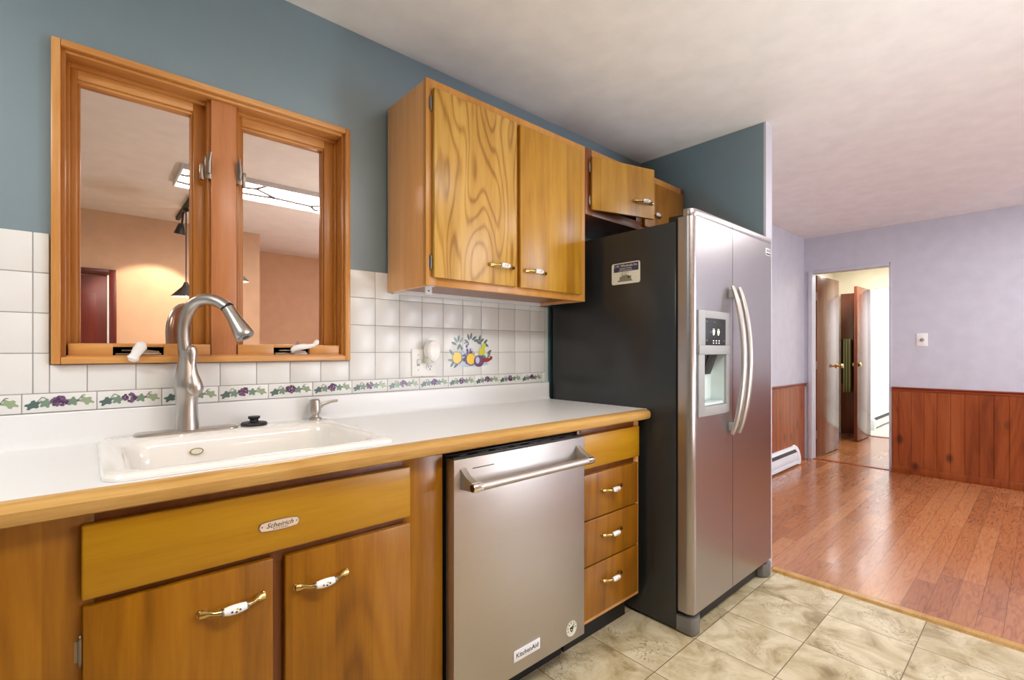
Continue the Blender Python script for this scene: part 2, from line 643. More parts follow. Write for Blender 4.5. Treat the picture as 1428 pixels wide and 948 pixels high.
# ------------------------------------------------------------ the room
CEIL = 2.41
XF = 5.89
b = MB().box(-2.2, 2.757, -4.7, 0.0, -0.1, 0.0, 'vinyl')
struct(b, 'floor', 'beige stone patterned vinyl kitchen floor', 'floor')
b = MB().box(2.757, 8.1, -4.7, 0.4, -0.1, 0.0, 'hardwood')
struct(b, 'floor.001', 'glossy reddish hardwood floor of the dining room and hall', 'floor')
b = MB().box(8.1, 10.4, -1.6, 0.1, -0.1, 0.0, 'bath_floor')
struct(b, 'floor.002', 'pale floor of the bright room past the hall', 'floor')
b = MB().prism([(2.735, 0.0), (2.742, 0.011), (2.765, 0.014), (2.785, 0.010), (2.792, 0.0)], 'y', -4.5, -0.80, 'oak')
struct(b, 'trim_1', 'thin oak threshold strip between vinyl and hardwood', 'threshold')
b = MB().box(-2.3, 10.5, -4.8, 0.5, CEIL, CEIL + 0.1, 'ceiling')
struct(b, 'ceiling', 'smooth white ceiling', 'ceiling')

# kitchen wall with the window hole, then the dining part of the same wall
WX0, WX1, WZ0, WZ1 = -0.056, 0.728, 1.16, 2.0
b = MB()
b.box(-2.2, WX0, 0, 0.14, 0, CEIL, 'teal').box(WX1, 2.80, 0, 0.14, 0, CEIL, 'teal')
b.box(WX0, WX1, 0, 0.14, 0, WZ0, 'teal').box(WX0, WX1, 0, 0.14, WZ1, CEIL, 'teal')
struct(b, 'wall_back', 'teal painted kitchen wall above the sink', 'wall')
b = MB().box(2.80, 6.0, 0, 0.14, 0, CEIL, 'lavender')
struct(b, 'wall_back.001', 'lavender dining room wall beyond the refrigerator', 'wall')
b = MB().box(2.717, 2.755, -0.765, 0, 0, CEIL, 'teal').box(2.755, 2.80, -0.765, 0, 0, CEIL, 'lavender').box(2.717, 2.80, -0.777, -0.765, 0, CEIL, 'lavender')
struct(b, 'wall_partition', 'dark teal stub wall beside the refrigerator', 'wall')
# dining far wall with doorway
DY0, DY1, DZ = -0.757, -0.068, 2.03
b = MB()
b.box(XF, XF + 0.11, DY1, 0.0, 0, CEIL, 'lavender').box(XF, XF + 0.11, -4.6, DY0, 0, CEIL, 'lavender').box(XF, XF + 0.11, DY0, DY1, DZ, CEIL, 'lavender')
struct(b, 'wall_right', 'lavender far wall of the dining room with a doorway', 'wall')
# walls behind the photographer, mirrored in the window
b = MB().box(-2.2, 1.36, -3.72, -3.6, 0, CEIL, 'beige').box(1.26, 1.36, -4.6, -3.72, 0, CEIL, 'beige')
struct(b, 'wall_front', 'beige kitchen wall opposite the sink, seen mirrored in the window', 'wall')
b = MB()
b.box(1.36, 3.3, -4.7, -4.55, 0, CEIL, 'beige').box(5.1, 6.0, -4.7, -4.55, 0, CEIL, 'lavender')
b.box(3.3, 5.1, -4.7, -4.55, 0, 0.8, 'lavender').box(3.3, 5.1, -4.7, -4.55, 2.1, CEIL, 'lavender')
struct(b, 'wall_front.001', 'back wall of the dining area opposite', 'wall')
b = MB().box(-2.3, -2.2, -3.72, 0.14, 0, CEIL, 'teal')
struct(b, 'wall_left', 'teal kitchen wall at the left end', 'wall')
# dining room daylight window
fr = MB()
for x0, x1, z0, z1 in ((3.3, 3.36, 0.8, 2.1), (5.04, 5.1, 0.8, 2.1), (3.36, 5.04, 0.8, 0.86), (3.36, 5.04, 2.04, 2.1), (4.17, 4.23, 0.86, 2.04)):
    fr.box(x0, x1, -4.66, -4.56, z0, z1, 'white_wall')
w2 = struct(fr, 'window_2')
MB().box(3.36, 5.04, -4.63, -4.62, 0.86, 2.04, 'sky_pane').build('pane', w2)

# hall and the bright room past it
b = MB().box(6.0, 8.05, 0.27, 0.37, 0, CEIL, 'cream').box(6.0, 10.4, -1.6, -1.5, 0, CEIL, 'cream')
struct(b, 'wall_hall_side', 'cream side walls of the hall', 'wall')
b = MB().box(8.05, 8.15, -0.13, 0.27, 0, CEIL, 'cream').box(8.05, 8.15, -1.5, -0.85, 0, CEIL, 'cream').box(8.05, 8.15, -0.85, -0.13, DZ, CEIL, 'cream')
struct(b, 'wall_hall_end', 'cream end wall of the hall with a second doorway', 'wall')
b = MB().box(8.15, 10.4, 0.0, 0.1, 0, CEIL, 'white_wall').box(10.3, 10.4, -1.5, 0.0, 0, CEIL, 'white_wall')
struct(b, 'wall_bath', 'white walls of the bright room past the hall', 'wall')
b = MB().box(5.91, 5.96, DY0, DY1, 0.0, 0.006, 'wainscot')
struct(b, 'trim_2', 'dark threshold strip under the dining room doorway', 'threshold')
b = MB().box(8.07, 8.13, -0.85, -0.13, 0.0, 0.006, 'wainscot')
struct(b, 'trim_3', 'dark threshold strip at the second doorway', 'threshold')
b = MB().box(8.03, 8.05, 0.0, 0.27, 0, 0.12, 'white_wall', 0.003)
struct(b, 'baseboard_hall', 'white baseboard in the hall', 'baseboard')

# door jamb lining (painted)
b = MB().box(XF - 0.012, XF + 0.12, DY1 - 0.012, DY1 + 0.028, 0, DZ + 0.02, 'lavender', 0.002)
b.box(XF - 0.006, XF + 0.12, DY0 - 0.012, DY0 + 0.012, 0, DZ + 0.02, 'lavender', 0.002)
b.box(XF - 0.006, XF + 0.12, DY0, DY1, DZ - 0.012, DZ + 0.02, 'lavender', 0.002)
struct(b, 'trim_4', 'slim painted jamb around the dining room doorway', 'door frame')


# wainscot: tongue and groove boards, chair rail, baseboard
def boards(axis, a0, a1, face, sgn):
    mb = MB()
    p = a0
    while p < a1 - 0.004:
        q = min(p + 0.093, a1)
        if axis == 'y':
            mb.box(face, face + sgn * 0.016, p, q, 0.0, 0.80, 'wainscot', 0.004, 1)
        else:
            mb.box(p, q, face, face + sgn * 0.016, 0.0, 0.80, 'wainscot', 0.004, 1)
        p = q
    return mb


w = struct(boards('y', -4.54, DY0 - 0.012, XF, -1), 'wall_wainscot_right', 'knotty pine wainscot boards on the far dining room wall', 'wainscot')
w = struct(boards('x', 2.802, XF - 0.03, 0.0, -1), 'wall_wainscot_back', 'knotty pine wainscot boards behind the white heater', 'wainscot')
RP = [(0, 0.79), (0.02, 0.79), (0.024, 0.803), (0.018, 0.812), (0.034, 0.822), (0.034, 0.83), (0, 0.83)]
b = MB().prism([(XF - d, z) for d, z in RP], 'y', -4.54, DY0 - 0.012, 'rail')
struct(b, 'trim_5', 'stained chair rail above the far wainscot', 'chair rail')
b = MB().prism([(-d, z) for d, z in RP], 'x', 2.802, XF - 0.006, 'rail')
struct(b, 'trim_6', 'stained chair rail above the wainscot left of the doorway', 'chair rail')
b = MB().box(XF - 0.026, XF - 0.016, -4.54, DY0 - 0.012, 0, 0.066, 'wainscot', 0.003)
struct(b, 'baseboard_right', 'stained baseboard below the far wainscot', 'baseboard')


# ------------------------------------------------------------ backsplash tiles
def leafpts(cx, cz, L, Wd, ang, y, lobes=5):
    pts = []
    nn = 30
    for i in range(nn):
        t = 2 * PI * i / nn
        r = 0.86 + 0.22 * math.cos(lobes * t) + (0.06 if i % 2 else -0.04)
        px, pz = math.cos(t) * L * r, math.sin(t) * Wd * r
        pts.append((cx + px * math.cos(ang) - pz * math.sin(ang), y, cz + px * math.sin(ang) + pz * math.cos(ang)))
    return pts


def disc(cx, cz, rx, rz, y, n=10, ang=0):
    return [(cx + rx * math.cos(2 * PI * i / n) * math.cos(ang) - rz * math.sin(2 * PI * i / n) * math.sin(ang), y,
             cz + rx * math.cos(2 * PI * i / n) * math.sin(ang) + rz * math.sin(2 * PI * i / n) * math.cos(ang)) for i in range(n)]


TP = 0.1066
tb = MB()
GZ0, GZ1 = 1.0155, 1.0665
rows = [(1.493 - TP * (i + 1), 1.493 - TP * i) for i in range(4)]
g = 0.0011


def tile(x0, x1, z0, z1):
    if x1 - x0 > 0.012 and z1 - z0 > 0.012:
        tb.box(x0 + g, x1 - g, -0.008, -0.0005, z0 + g, z1 - g, 'tile', 0.0016, 2)


def zone(X0, X1, Z0, Z1):
    k = math.floor(X0 / TP)
    while k * TP < X1:
        for z0, z1 in rows:
            tile(max(X0, k * TP), min(X1, (k + 1) * TP), max(Z0, z0), min(Z1, z1))
        k += 1


zone(-0.9, -0.075, GZ1, 1.493)
zone(-0.075, 0.748, GZ1, 1.142)
zone(0.748, 0.9594, GZ1, 1.493)
zone(0.9594, 1.815, GZ1, 1.412)
# grout bed
for q in ((-0.9, -0.075, GZ0, 1.491), (-0.075, 0.748, GZ0, 1.142), (0.748, 0.902, GZ0, 1.491), (0.902, 1.815, GZ0, 1.412)):
    tb.box(q[0], q[1], -0.0055, -0.0002, q[2], q[3], 'grout')
# border of grape tiles
BW = 0.1475
k = -7
YD = -0.0084
while -0.127 + BW * k < 1.815:
    x0, x1 = -0.127 + BW * k, min(-0.127 + BW * (k + 1), 1.815)
    tile(max(x0, -0.9), x1, GZ0, GZ1)
    if x1 - x0 > 0.14 and x0 > -0.5:
        cx, cz = (x0 + x1) / 2, (GZ0 + GZ1) / 2
        tb.poly(leafpts(cx - 0.053, cz - 0.004, 0.017, 0.011, 0.45, YD), 'leaf_dark')
        tb.poly(leafpts(cx - 0.029, cz - 0.001, 0.013, 0.012, 0.1, YD - 0.0001), 'leaf_mid')
        tb.poly(leafpts(cx + 0.024, cz + 0.001, 0.013, 0.012, 0.2, YD), 'leaf_mid')
        tb.poly(leafpts(cx + 0.052, cz + 0.002, 0.017, 0.011, -0.4, YD), 'leaf_light')
        for (ax, az, bx, bz) in ((-0.045, 0.004, -0.036, 0.016), (-0.036, 0.016, -0.028, 0.012), (0.034, 0.002, 0.044, 0.017), (0.044, 0.017, 0.050, 0.017)):
            tb.tube([(cx + ax, YD - 0.0003, cz + az), (cx + bx, YD - 0.0003, cz + bz)], 0.0009, 'leaf_dark', 5)
        rr = random.Random(k + 50)
        for i in range(42):
            a, r = rr.random() * 6.28, math.sqrt(rr.random())
            tb.poly(disc(cx - 0.002 + 0.016 * r * math.cos(a), cz + 0.003 + 0.0125 * r * math.sin(a), 0.0036, 0.0036, YD - 0.0004 - 0.00002 * i, 8), 'grape' if i % 2 else 'grape_d')
    k += 1
# painted fruit cluster over four tiles
FX, FZ = 1.325, 1.168
yy = YD


def put(kind, dx, dz, rx, rz, ang=0.0, mat='leaf_dark'):
    global yy
    yy -= 0.00003
    if kind == 'leaf':
        pts = [(FX + dx + (u * rx) * math.cos(ang) - w_ * rz * math.sin(ang), yy, FZ + dz + (u * rx) * math.sin(ang) + w_ * rz * math.cos(ang)) for u, w_ in ((-1, 0), (-0.5, 0.75), (0.1, 0.95), (0.6, 0.6), (1, 0), (0.6, -0.6), (0.1, -0.95), (-0.5, -0.75))]
        tb.poly(pts, mat)
    else:
        tb.poly(disc(FX + dx, FZ + dz, rx, rz, yy, 14, ang), mat)


put('disc', 0.0, -0.05, 0.105, 0.012, 0, 'pale_blue')
for dx, dz, a in ((-0.085, 0.06, 2.2), (-0.07, 0.068, 1.4), (-0.055, 0.06, 0.8), (-0.095, 0.045, 2.8), (-0.015, 0.075, 1.9), (0.0, 0.08, 1.4), (0.018, 0.07, 0.6), (0.03, 0.06, 0.2), (-0.025, 0.055, 2.6), (0.05, 0.07, 1.3), (0.062, 0.06, 0.6), (0.085, 0.055, 0.7), (0.09, 0.04, -0.6), (0.045, 0.05, 2.7), (-0.11, 0.005, 2.2), (-0.1, -0.005, 1.8), (-0.115, -0.03, 3.0), (-0.105, -0.048, 4.1), (-0.085, -0.055, 3.8), (-0.07, 0.03, 1.1), (-0.055, 0.025, 2.0), (0.105, -0.01, 0.9), (0.108, 0.006, 0.6), (0.07, -0.02, -0.6)):
    put('leaf', dx, dz, 0.017, 0.0065, a, random.choice(['leaf_dark', 'leaf_mid', 'leaf_dark']))
for i in range(46):
    a, r = random.random() * 6.28, math.sqrt(random.random())
    put('disc', -0.018 + 0.034 * r * math.cos(a), -0.012 + 0.045 * r * math.sin(a), 0.0065, 0.0065, 0, random.choice(['grape', 'blue_glaze', 'grape_d', 'pale_blue']))
for i in range(10):
    put('disc', -0.045 + random.random() * 0.03, 0.03 + random.random() * 0.03, 0.003, 0.003, 0, 'blue_glaze')
put('disc', 0.062, 0.008, 0.021, 0.018, 0.9, 'pear')
put('disc', 0.073, 0.032, 0.017, 0.011, 1.1, 'pear')
put('disc', -0.078, -0.022, 0.0275, 0.0275, 0, 'grape_d')
put('disc', -0.080, -0.020, 0.025, 0.026, 0, 'lemon')
put('disc', -0.002, -0.028, 0.030, 0.029, 0, 'grape_d')
put('disc', -0.002, -0.026, 0.026, 0.026, 0, 'lemon')
put('disc', 0.044, -0.036, 0.030, 0.027, 0, 'grape_d')
put('disc', 0.042, -0.034, 0.026, 0.023, 0, 'fig')
put('disc', 0.036, -0.032, 0.012, 0.016, 0, 'pale_blue')
put('leaf', 0.088, -0.032, 0.034, 0.011, 0.12, 'red_glaze')
put('disc', 0.117, -0.022, 0.008, 0.009, 0, 'red_glaze')
put('leaf', 0.075, -0.014, 0.016, 0.006, -0.5, 'leaf_mid')
struct(tb, 'wall_backsplash', 'white square tile backsplash with a grape border and painted fruit', 'tiles')
b = MB().box(1.815, 1.838, -0.006, 0.0, 0.925, 1.41, 'pale_strip', 0.001)
struct(b, 'trim_7', 'pale painted filler strip between tiles and refrigerator', 'trim')

# ------------------------------------------------------------ window over the sink
win = MB()
CX0, CX1, CZ0, CZ1 = -0.072, 0.745, 1.144, 2.016
CW = 0.019
# casing profile: stepped moulding
for (x0, x1, z0, z1, m) in ((CX0, CX0 + CW, CZ0, CZ1, 'casing'), (CX1 - CW, CX1, CZ0, CZ1, 'casing')):
    win.box(x0, x1, -0.026, -0.0005, z0, z1, m, 0.003)
win.box(CX0 + CW, CX1 - CW, -0.026, -0.0005, CZ1 - CW, CZ1, 'casing_h', 0.003)
win.box(CX0 + CW, CX1 - CW, -0.022, -0.0005, CZ1 - 0.006, CZ1 + 0.002, 'casing_h', 0.002)
win.box(CX0 + CW, CX1 - CW, -0.026, -0.0005, CZ0, CZ0 + CW, 'casing_h', 0.003)
wo = win.build('window_1', origin=(0.336, 0, 1.144))
tag(wo, kind='structure')
jb = MB()
jx0, jx1, jz0, jz1 = CX0 + CW - 0.002, CX1 - CW + 0.002, CZ0 + CW - 0.002, CZ1 - CW + 0.002
jb.box(jx0 - 0.0, jx0 + 0.012, -0.012, 0.12, jz0, jz1, 'sash', 0.001)
jb.box(jx1 - 0.012, jx1, -0.012, 0.12, jz0, jz1, 'sash', 0.001)
jb.box(jx0 + 0.012, jx1 - 0.012, -0.012, 0.12, jz1 - 0.012, jz1, 'casing_h', 0.001)
jb.box(jx0 + 0.012, jx1 - 0.012, -0.012, 0.12, jz0, jz0 + 0.006, 'casing_h', 0.001)
# stops
jb.box(jx0 + 0.012, jx0 + 0.02, 0.036, 0.12, jz0, jz1, 'sash', 0.001)
jb.box(jx1 - 0.02, jx1 - 0.012, 0.036, 0.12, jz0, jz1, 'sash', 0.001)
jb.box(jx0 + 0.02, jx1 - 0.02, 0.036, 0.12, jz1 - 0.022, jz1 - 0.012, 'casing_h', 0.001)
jb.build('window_frame', wo)
mp = MB().box(0.297, 0.368, 0.0, 0.12, jz0, jz1 - 0.012, 'post', 0.002)
mp.box(0.288, 0.297, 0.014, 0.12, jz0, jz1 - 0.012, 'sash', 0.001).box(0.368, 0.378, 0.014, 0.12, jz0, jz1 - 0.012, 'sash', 0.001)
mp.build('mullion_post', wo)


def sash(x0, x1, gx0, gx1, gz0, gz1, slot):
    z0, z1 = jz0 + 0.006, jz1 - 0.022
    m = MB()
    m.box(x0, gx0 - 0.006, 0.048, 0.095, z0, z1, 'sash', 0.0015).box(gx1 + 0.006, x1, 0.048, 0.095, z0, z1, 'sash', 0.0015)
    m.box(gx0 - 0.006, gx0, 0.056, 0.09, gz0, gz1, 'sash', 0.001).box(gx1, gx1 + 0.006, 0.056, 0.09, gz0, gz1, 'sash', 0.001)
    m.box(gx0 - 0.006, gx1 + 0.006, 0.048, 0.095, gz1 + 0.008, z1, 'casing_h', 0.0015)
    m.box(gx0 - 0.006, gx1 + 0.006, 0.056, 0.09, gz1, gz1 + 0.008, 'casing_h', 0.001)
    m.box(gx0 - 0.006, gx1 + 0.006, 0.056, 0.09, z0, gz0, 'casing_h', 0.001)
    s = m.build('sash', wo)
    MB().box(gx0 - 0.004, gx1 + 0.004, 0.072, 0.076, gz0 - 0.004, gz1 + 0.004, 'glass').build('glass_pane', s)
    # operator cover board with the slot for the crank gear
    m = MB()
    t0, t1 = jz0 + 0.006, gz0 - 0.002
    m.box(x0 - 0.004, slot[0], 0.0, 0.03, t0, t1, 'casing_h', 0.001).box(slot[1], x1 + 0.004, 0.0, 0.03, t0, t1, 'casing_h', 0.001)
    m.box(slot[0], slot[1], 0.0, 0.03, t1 - 0.009, t1, 'casing_h', 0.001)
    m.box(slot[0], slot[1], 0.026, 0.03, t0, t1 - 0.009, 'hole')  # black plate painted as the shade inside the slot
    m.build('operator_cover', wo)
    m = MB()
    xm = (slot[0] + slot[1]) / 2
    m.box(slot[0] + 0.006, slot[1] - 0.006, 0.004, 0.022, t0, t0 + 0.006, 'old_metal', 0.001)
    m.box(slot[0] + 0.02, xm, 0.008, 0.02, t0 + 0.012, t0 + 0.016, 'old_metal', 0.001)
    m.prism([(xm, t0 + 0.006), (xm + 0.012, t0 + 0.017), (slot[1] - 0.012, t0 + 0.012), (slot[1] - 0.01, t0 + 0.006)], 'y', 0.006, 0.02, 'old_metal')
    m.build('crank_gear', wo)
    return s


sash(jx0 + 0.02, 0.29, -0.014, 0.249, 1.202, 1.942, (0.055, 0.174))
sash(0.376, jx1 - 0.02, 0.400, 0.667, 1.202, 1.940, (0.482, 0.603))
tag(MB().tube([(0.118, 0.004, 1.176), (0.114, -0.02, 1.176)], 0.006, 'white_plastic')
    .tube([(0.124, -0.030, 1.200), (0.119, -0.034, 1.196), (0.110, -0.034, 1.182), (0.103, -0.034, 1.168), (0.098, -0.034, 1.158), (0.095, -0.033, 1.150)], [0.006, 0.0115, 0.011, 0.009, 0.012, 0.006], 'white_plastic', 14, (0, 1, 0), 1.3)
    .build('crank_handle', wo), 'white crank handle hanging down')
tag(MB().tube([(0.545, 0.004, 1.176), (0.540, -0.02, 1.180)], 0.006, 'white_plastic')
    .tube([(0.530, -0.028, 1.182), (0.540, -0.03, 1.188), (0.565, -0.031, 1.194), (0.590, -0.031, 1.196), (0.606, -0.032, 1.199), (0.616, -0.033, 1.210), (0.620, -0.033, 1.218)], [0.004, 0.009, 0.0105, 0.008, 0.007, 0.0095, 0.005], 'white_plastic', 14, (0, 0, 1), 0.9)
    .build('crank_handle', wo), 'white crank handle folded sideways')


def lock(x, z, sx):
    m = MB()
    m.box(x - 0.009, x + 0.009, 0.0, 0.006, z - 0.035, z + 0.035, 'old_metal', 0.002)
    m.tube([(x, -0.008, z - 0.02), (x, -0.012, z + 0.01), (x + sx * 0.004, -0.02, z + 0.045)], [0.007, 0.006, 0.003], 'old_metal', 10)
    m.box(x - sx * 0.022, x - sx * 0.011, 0.006, 0.02, z - 0.04, z + 0.01, 'old_metal', 0.002)
    m.build('sash_lock', wo)


lock(0.2885, 1.765, 1)
lock(0.376, 1.765, -1)
# black board added outside the pane, standing in for darkness
b = MB().box(-0.3, 1.0, 0.5, 0.54, 0.9, 2.3, 'hole')
struct(b, 'dark_backing', 'black backing board added outside the sink window to keep the panes dark', 'wall')

# ------------------------------------------------------------ counter, sink, faucet
CT = 0.925
SX0, SX1, SY0, SY1 = 0.02, 0.645, -0.585, -0.03       # sink rim
HX0, HX1, HY0, HY1 = 0.045, 0.62, -0.56, -0.055        # hole in the counter
ct = thing('countertop', 'white laminate countertop with oak front edge holding the sink', 'countertop', (0.5, -0.3, 0.885))
m = MB()
zt = CT - 0.038
m.box(-0.9, HX0, -0.606, -0.0, zt, CT, 'laminate').box(HX1, 1.842, -0.606, -0.0, zt, CT, 'laminate')
m.box(HX0, HX1, -0.606, HY0, zt, CT, 'laminate').box(HX0, HX1, HY1, -0.0, zt, CT, 'laminate')
m.build('worktop', ct, smooth=False)
m = MB().prism([(-0.0005, CT), (-0.034, CT), (-0.026, CT + 0.003), (-0.021, CT + 0.010), (-0.02, CT + 0.02), (-0.02, 1.0105), (-0.017, 1.0145), (-0.0005, 1.0145)], 'x', -0.9, 1.832, 'laminate')
m.build('upstand', ct)
prof = [(-0.606, CT + 0.001), (-0.630, CT), (-0.639, CT - 0.005), (-0.645, CT - 0.013), (-0.645, CT - 0.027), (-0.640, CT - 0.036), (-0.632, CT - 0.040), (-0.606, CT - 0.041)]
nose = MB()
k = nose.mi('oak')
loops = [[(x, y, z) for y, z in prof] for x in (-0.9, 1.800)]
for a in (0.25, 0.5, 0.75, 1.0):
    ang = a * PI / 2
    loops.append([(1.800 + (-(y + 0.606)) * math.sin(ang), -0.606 + (y + 0.606) * math.cos(ang), z) for y, z in prof])
nose.loft(loops, 'oak', True, True)
nose.build('oak_edge', ct)

sk = thing('sink', 'white enamel drop-in sink set in the countertop under the window', 'sink', (0.33, -0.3, CT))
m = MB()
BX0, BX1, BY0, BY1 = 0.075, 0.592, -0.535, -0.165
L = [rrect(SX0, SX1, SY0, SY1, 0.045, CT + 0.0005), rrect(SX0, SX1, SY0, SY1, 0.045, CT + 0.006),
     rrect(SX0 + 0.004, SX1 - 0.004, SY0 + 0.004, SY1 - 0.004, 0.042, CT + 0.012),
     rrect(SX0 + 0.012, SX1 - 0.012, SY0 + 0.012, SY1 - 0.012, 0.036, CT + 0.015),
     rrect(BX0 - 0.02, BX1 + 0.02, BY0 - 0.02, BY1 + 0.02, 0.075, CT + 0.013),
     rrect(BX0 - 0.008, BX1 + 0.008, BY0 - 0.008, BY1 + 0.008, 0.068, CT + 0.007),
     rrect(BX0, BX1, BY0, BY1, 0.062, CT - 0.006),
     rrect(BX0 + 0.006, BX1 - 0.006, BY0 + 0.006, BY1 - 0.006, 0.06, CT - 0.05),
     rrect(BX0 + 0.018, BX1 - 0.018, BY0 + 0.018, BY1 - 0.018, 0.06, CT - 0.165),
     rrect(BX0 + 0.03, BX1 - 0.03, BY0 + 0.03, BY1 - 0.03, 0.055, CT - 0.185),
     rrect(BX0 + 0.07, BX1 - 0.07, BY0 + 0.07, BY1 - 0.07, 0.04, CT - 0.192)]
m.loft(L, 'enamel')
m.build('basin', sk)
MB().lathe([(0.045, -0.192), (0.045, -0.188), (0.03, -0.1895), (0.012, -0.187), (0.0, -0.187)], 'nickel', ((BX0 + BX1) / 2, (BY0 + BY1) / 2, CT)).build('drain', sk)
MB().poly([(x, BY1 - 0.0115 + 0.001, z) for x, _, z in disc(0.232, CT - 0.03, 0.017, 0.0095, 0, 20)], 'brass').poly([(x, BY1 - 0.0125 + 0.001, z) for x, _, z in disc(0.232, CT - 0.03, 0.014, 0.0072, 0, 20)], 'sticker').build('oval_mark', sk)

LZ = CT + 0.0145       # ledge top
fa = thing('faucet', 'tall brushed nickel gooseneck faucet behind the sink', 'faucet', (0.226, -0.075, LZ))
FXc, FYc = 0.226, -0.075
m = MB()
loops = []
for z, sh in ((LZ, 0), (LZ + 0.004, 0), (LZ + 0.007, 0.003)):
    loops.append(rrect(FXc - 0.13 + sh, FXc + 0.13 - sh, FYc - 0.03 + sh, FYc + 0.03 - sh, 0.029 - sh, z))
m.loft(loops, 'nickel', True, True)
m.build('deck_plate', fa)
m = MB()
b0 = LZ + 0.007
m.lathe([(0.0325, b0), (0.032, b0 + 0.01), (0.029, b0 + 0.04), (0.0275, b0 + 0.075), (0.029, b0 + 0.10), (0.033, b0 + 0.118), (0.034, b0 + 0.13), (0.031, b0 + 0.155), (0.025, b0 + 0.185), (0.021, b0 + 0.215), (0.019, b0 + 0.235)], 'nickel', (FXc - 0.004, FYc, 0))
m.build('body', fa)
# lever bulb wrapped on the right of the body
m = MB()
dx, dy = math.cos(math.radians(35)), -math.sin(math.radians(35))
lp = []
for s_, z, r in ((0.030, 0.100, 0.010), (0.031, 0.108, 0.018), (0.029, 0.122, 0.024), (0.025, 0.140, 0.022), (0.019, 0.165, 0.0155), (0.0165, 0.19, 0.012), (0.018, 0.212, 0.0135), (0.0185, 0.228, 0.0155), (0.017, 0.241, 0.013), (0.015, 0.248, 0.006)):
    lp.append(((FXc - 0.004 + s_ * 0.55, FYc - s_ * 0.85, b0 + z), r))
m.tube([p for p, r in lp], [r for p, r in lp], 'nickel', 18, (1, 0, 0), 0.75)
m.build('lever', fa)
th = math.radians(45)


def sp_(s_, z):
    return (FXc + s_ * math.cos(th), FYc - s_ * math.sin(th), z)


ctrl = [(-0.010, 1.16), (-0.013, 1.20), (-0.015, 1.245), (-0.008, 1.283), (0.008, 1.311), (0.034, 1.329), (0.066, 1.333), (0.096, 1.324), (0.120, 1.309)]
pts = []
for i in range(len(ctrl) - 1):
    p0, p1, p2, p3 = ctrl[max(i - 1, 0)], ctrl[i], ctrl[i + 1], ctrl[min(i + 2, len(ctrl) - 1)]
    for k in range(5):
        t = k / 5
        pts.append(tuple(0.5 * (2 * p1[j] + (p2[j] - p0[j]) * t + (2 * p0[j] - 5 * p1[j] + 4 * p2[j] - p3[j]) * t * t + (3 * p1[j] - p0[j] - 3 * p2[j] + p3[j]) * t ** 3) for j in (0, 1)))
pts.append(ctrl[-1])
m = MB().tube([sp_(*p) for p in pts], [0.0175] * len(pts), 'nickel', 20, (1, 0.5, 0))
m.build('spout', fa)
h0, h1 = Vector(sp_(0.120, 1.309)), Vector(sp_(0.176, 1.222))
ax = (h1 - h0).normalized()
Lh = (h1 - h0).length
m = MB().lathe([(0.0185, -0.001), (0.0185, 0.004)], 'black', h0, ax)
m.lathe([(0.0180, 0.004), (0.0178, 0.018), (0.0192, 0.04), (0.0228, 0.065), (0.0262, Lh - 0.014), (0.0268, Lh - 0.004), (0.0255, Lh + 0.001)], 'nickel', h0, ax)
m.lathe([(0.0225, Lh + 0.001), (0.0225, Lh + 0.0025), (0.0, Lh + 0.0025)], 'grey_plastic', h0, ax)
m.lathe([(0.010, Lh + 0.0025), (0.010, Lh + 0.004), (0.0, Lh + 0.004)], 'dark_plastic', h0, ax)
m.build('spray_head', fa)

st = thing('sink_stopper', 'black rubber sink stopper lying on the sink ledge right of the faucet', 'stopper', (0.405, -0.066, LZ))
MB().lathe([(0.0, LZ), (0.037, LZ), (0.039, LZ + 0.004), (0.036, LZ + 0.009), (0.016, LZ + 0.012)], 'black', (0.405, -0.066, 0)).build('flange', st)
MB().lathe([(0.014, LZ + 0.011), (0.012, LZ + 0.018), (0.017, LZ + 0.021), (0.018, LZ + 0.028), (0.0, LZ + 0.029)], 'black', (0.405, -0.066, 0)).build('grip', st)

sd = thing('soap_dispenser', 'small brushed nickel soap dispenser with side spout behind the sink', 'soap dispenser', (0.602, -0.06, LZ))
sx, sy = 0.602, -0.06
MB().lathe([(0.0, LZ), (0.021, LZ), (0.021, LZ + 0.003), (0.013, LZ + 0.009), (0.011, LZ + 0.016)], 'nickel', (sx, sy, 0)).build('base', sd)
MB().lathe([(0.011, LZ + 0.012), (0.019, LZ + 0.020), (0.021, LZ + 0.028), (0.0195, LZ + 0.05), (0.017, LZ + 0.066), (0.013, LZ + 0.070), (0.0, LZ + 0.071)], 'nickel', (sx - 0.002, sy, 0)).build('pump_head', sd)
MB().tube([(sx + 0.010, sy - 0.004, LZ + 0.040), (sx + 0.024, sy - 0.012, LZ + 0.052), (sx + 0.045, sy - 0.024, LZ + 0.060), (sx + 0.066, sy - 0.036, LZ + 0.063)], [0.0085, 0.0065, 0.005, 0.0045], 'nickel', 12, (0, 0, 1)).build('spout', sd)


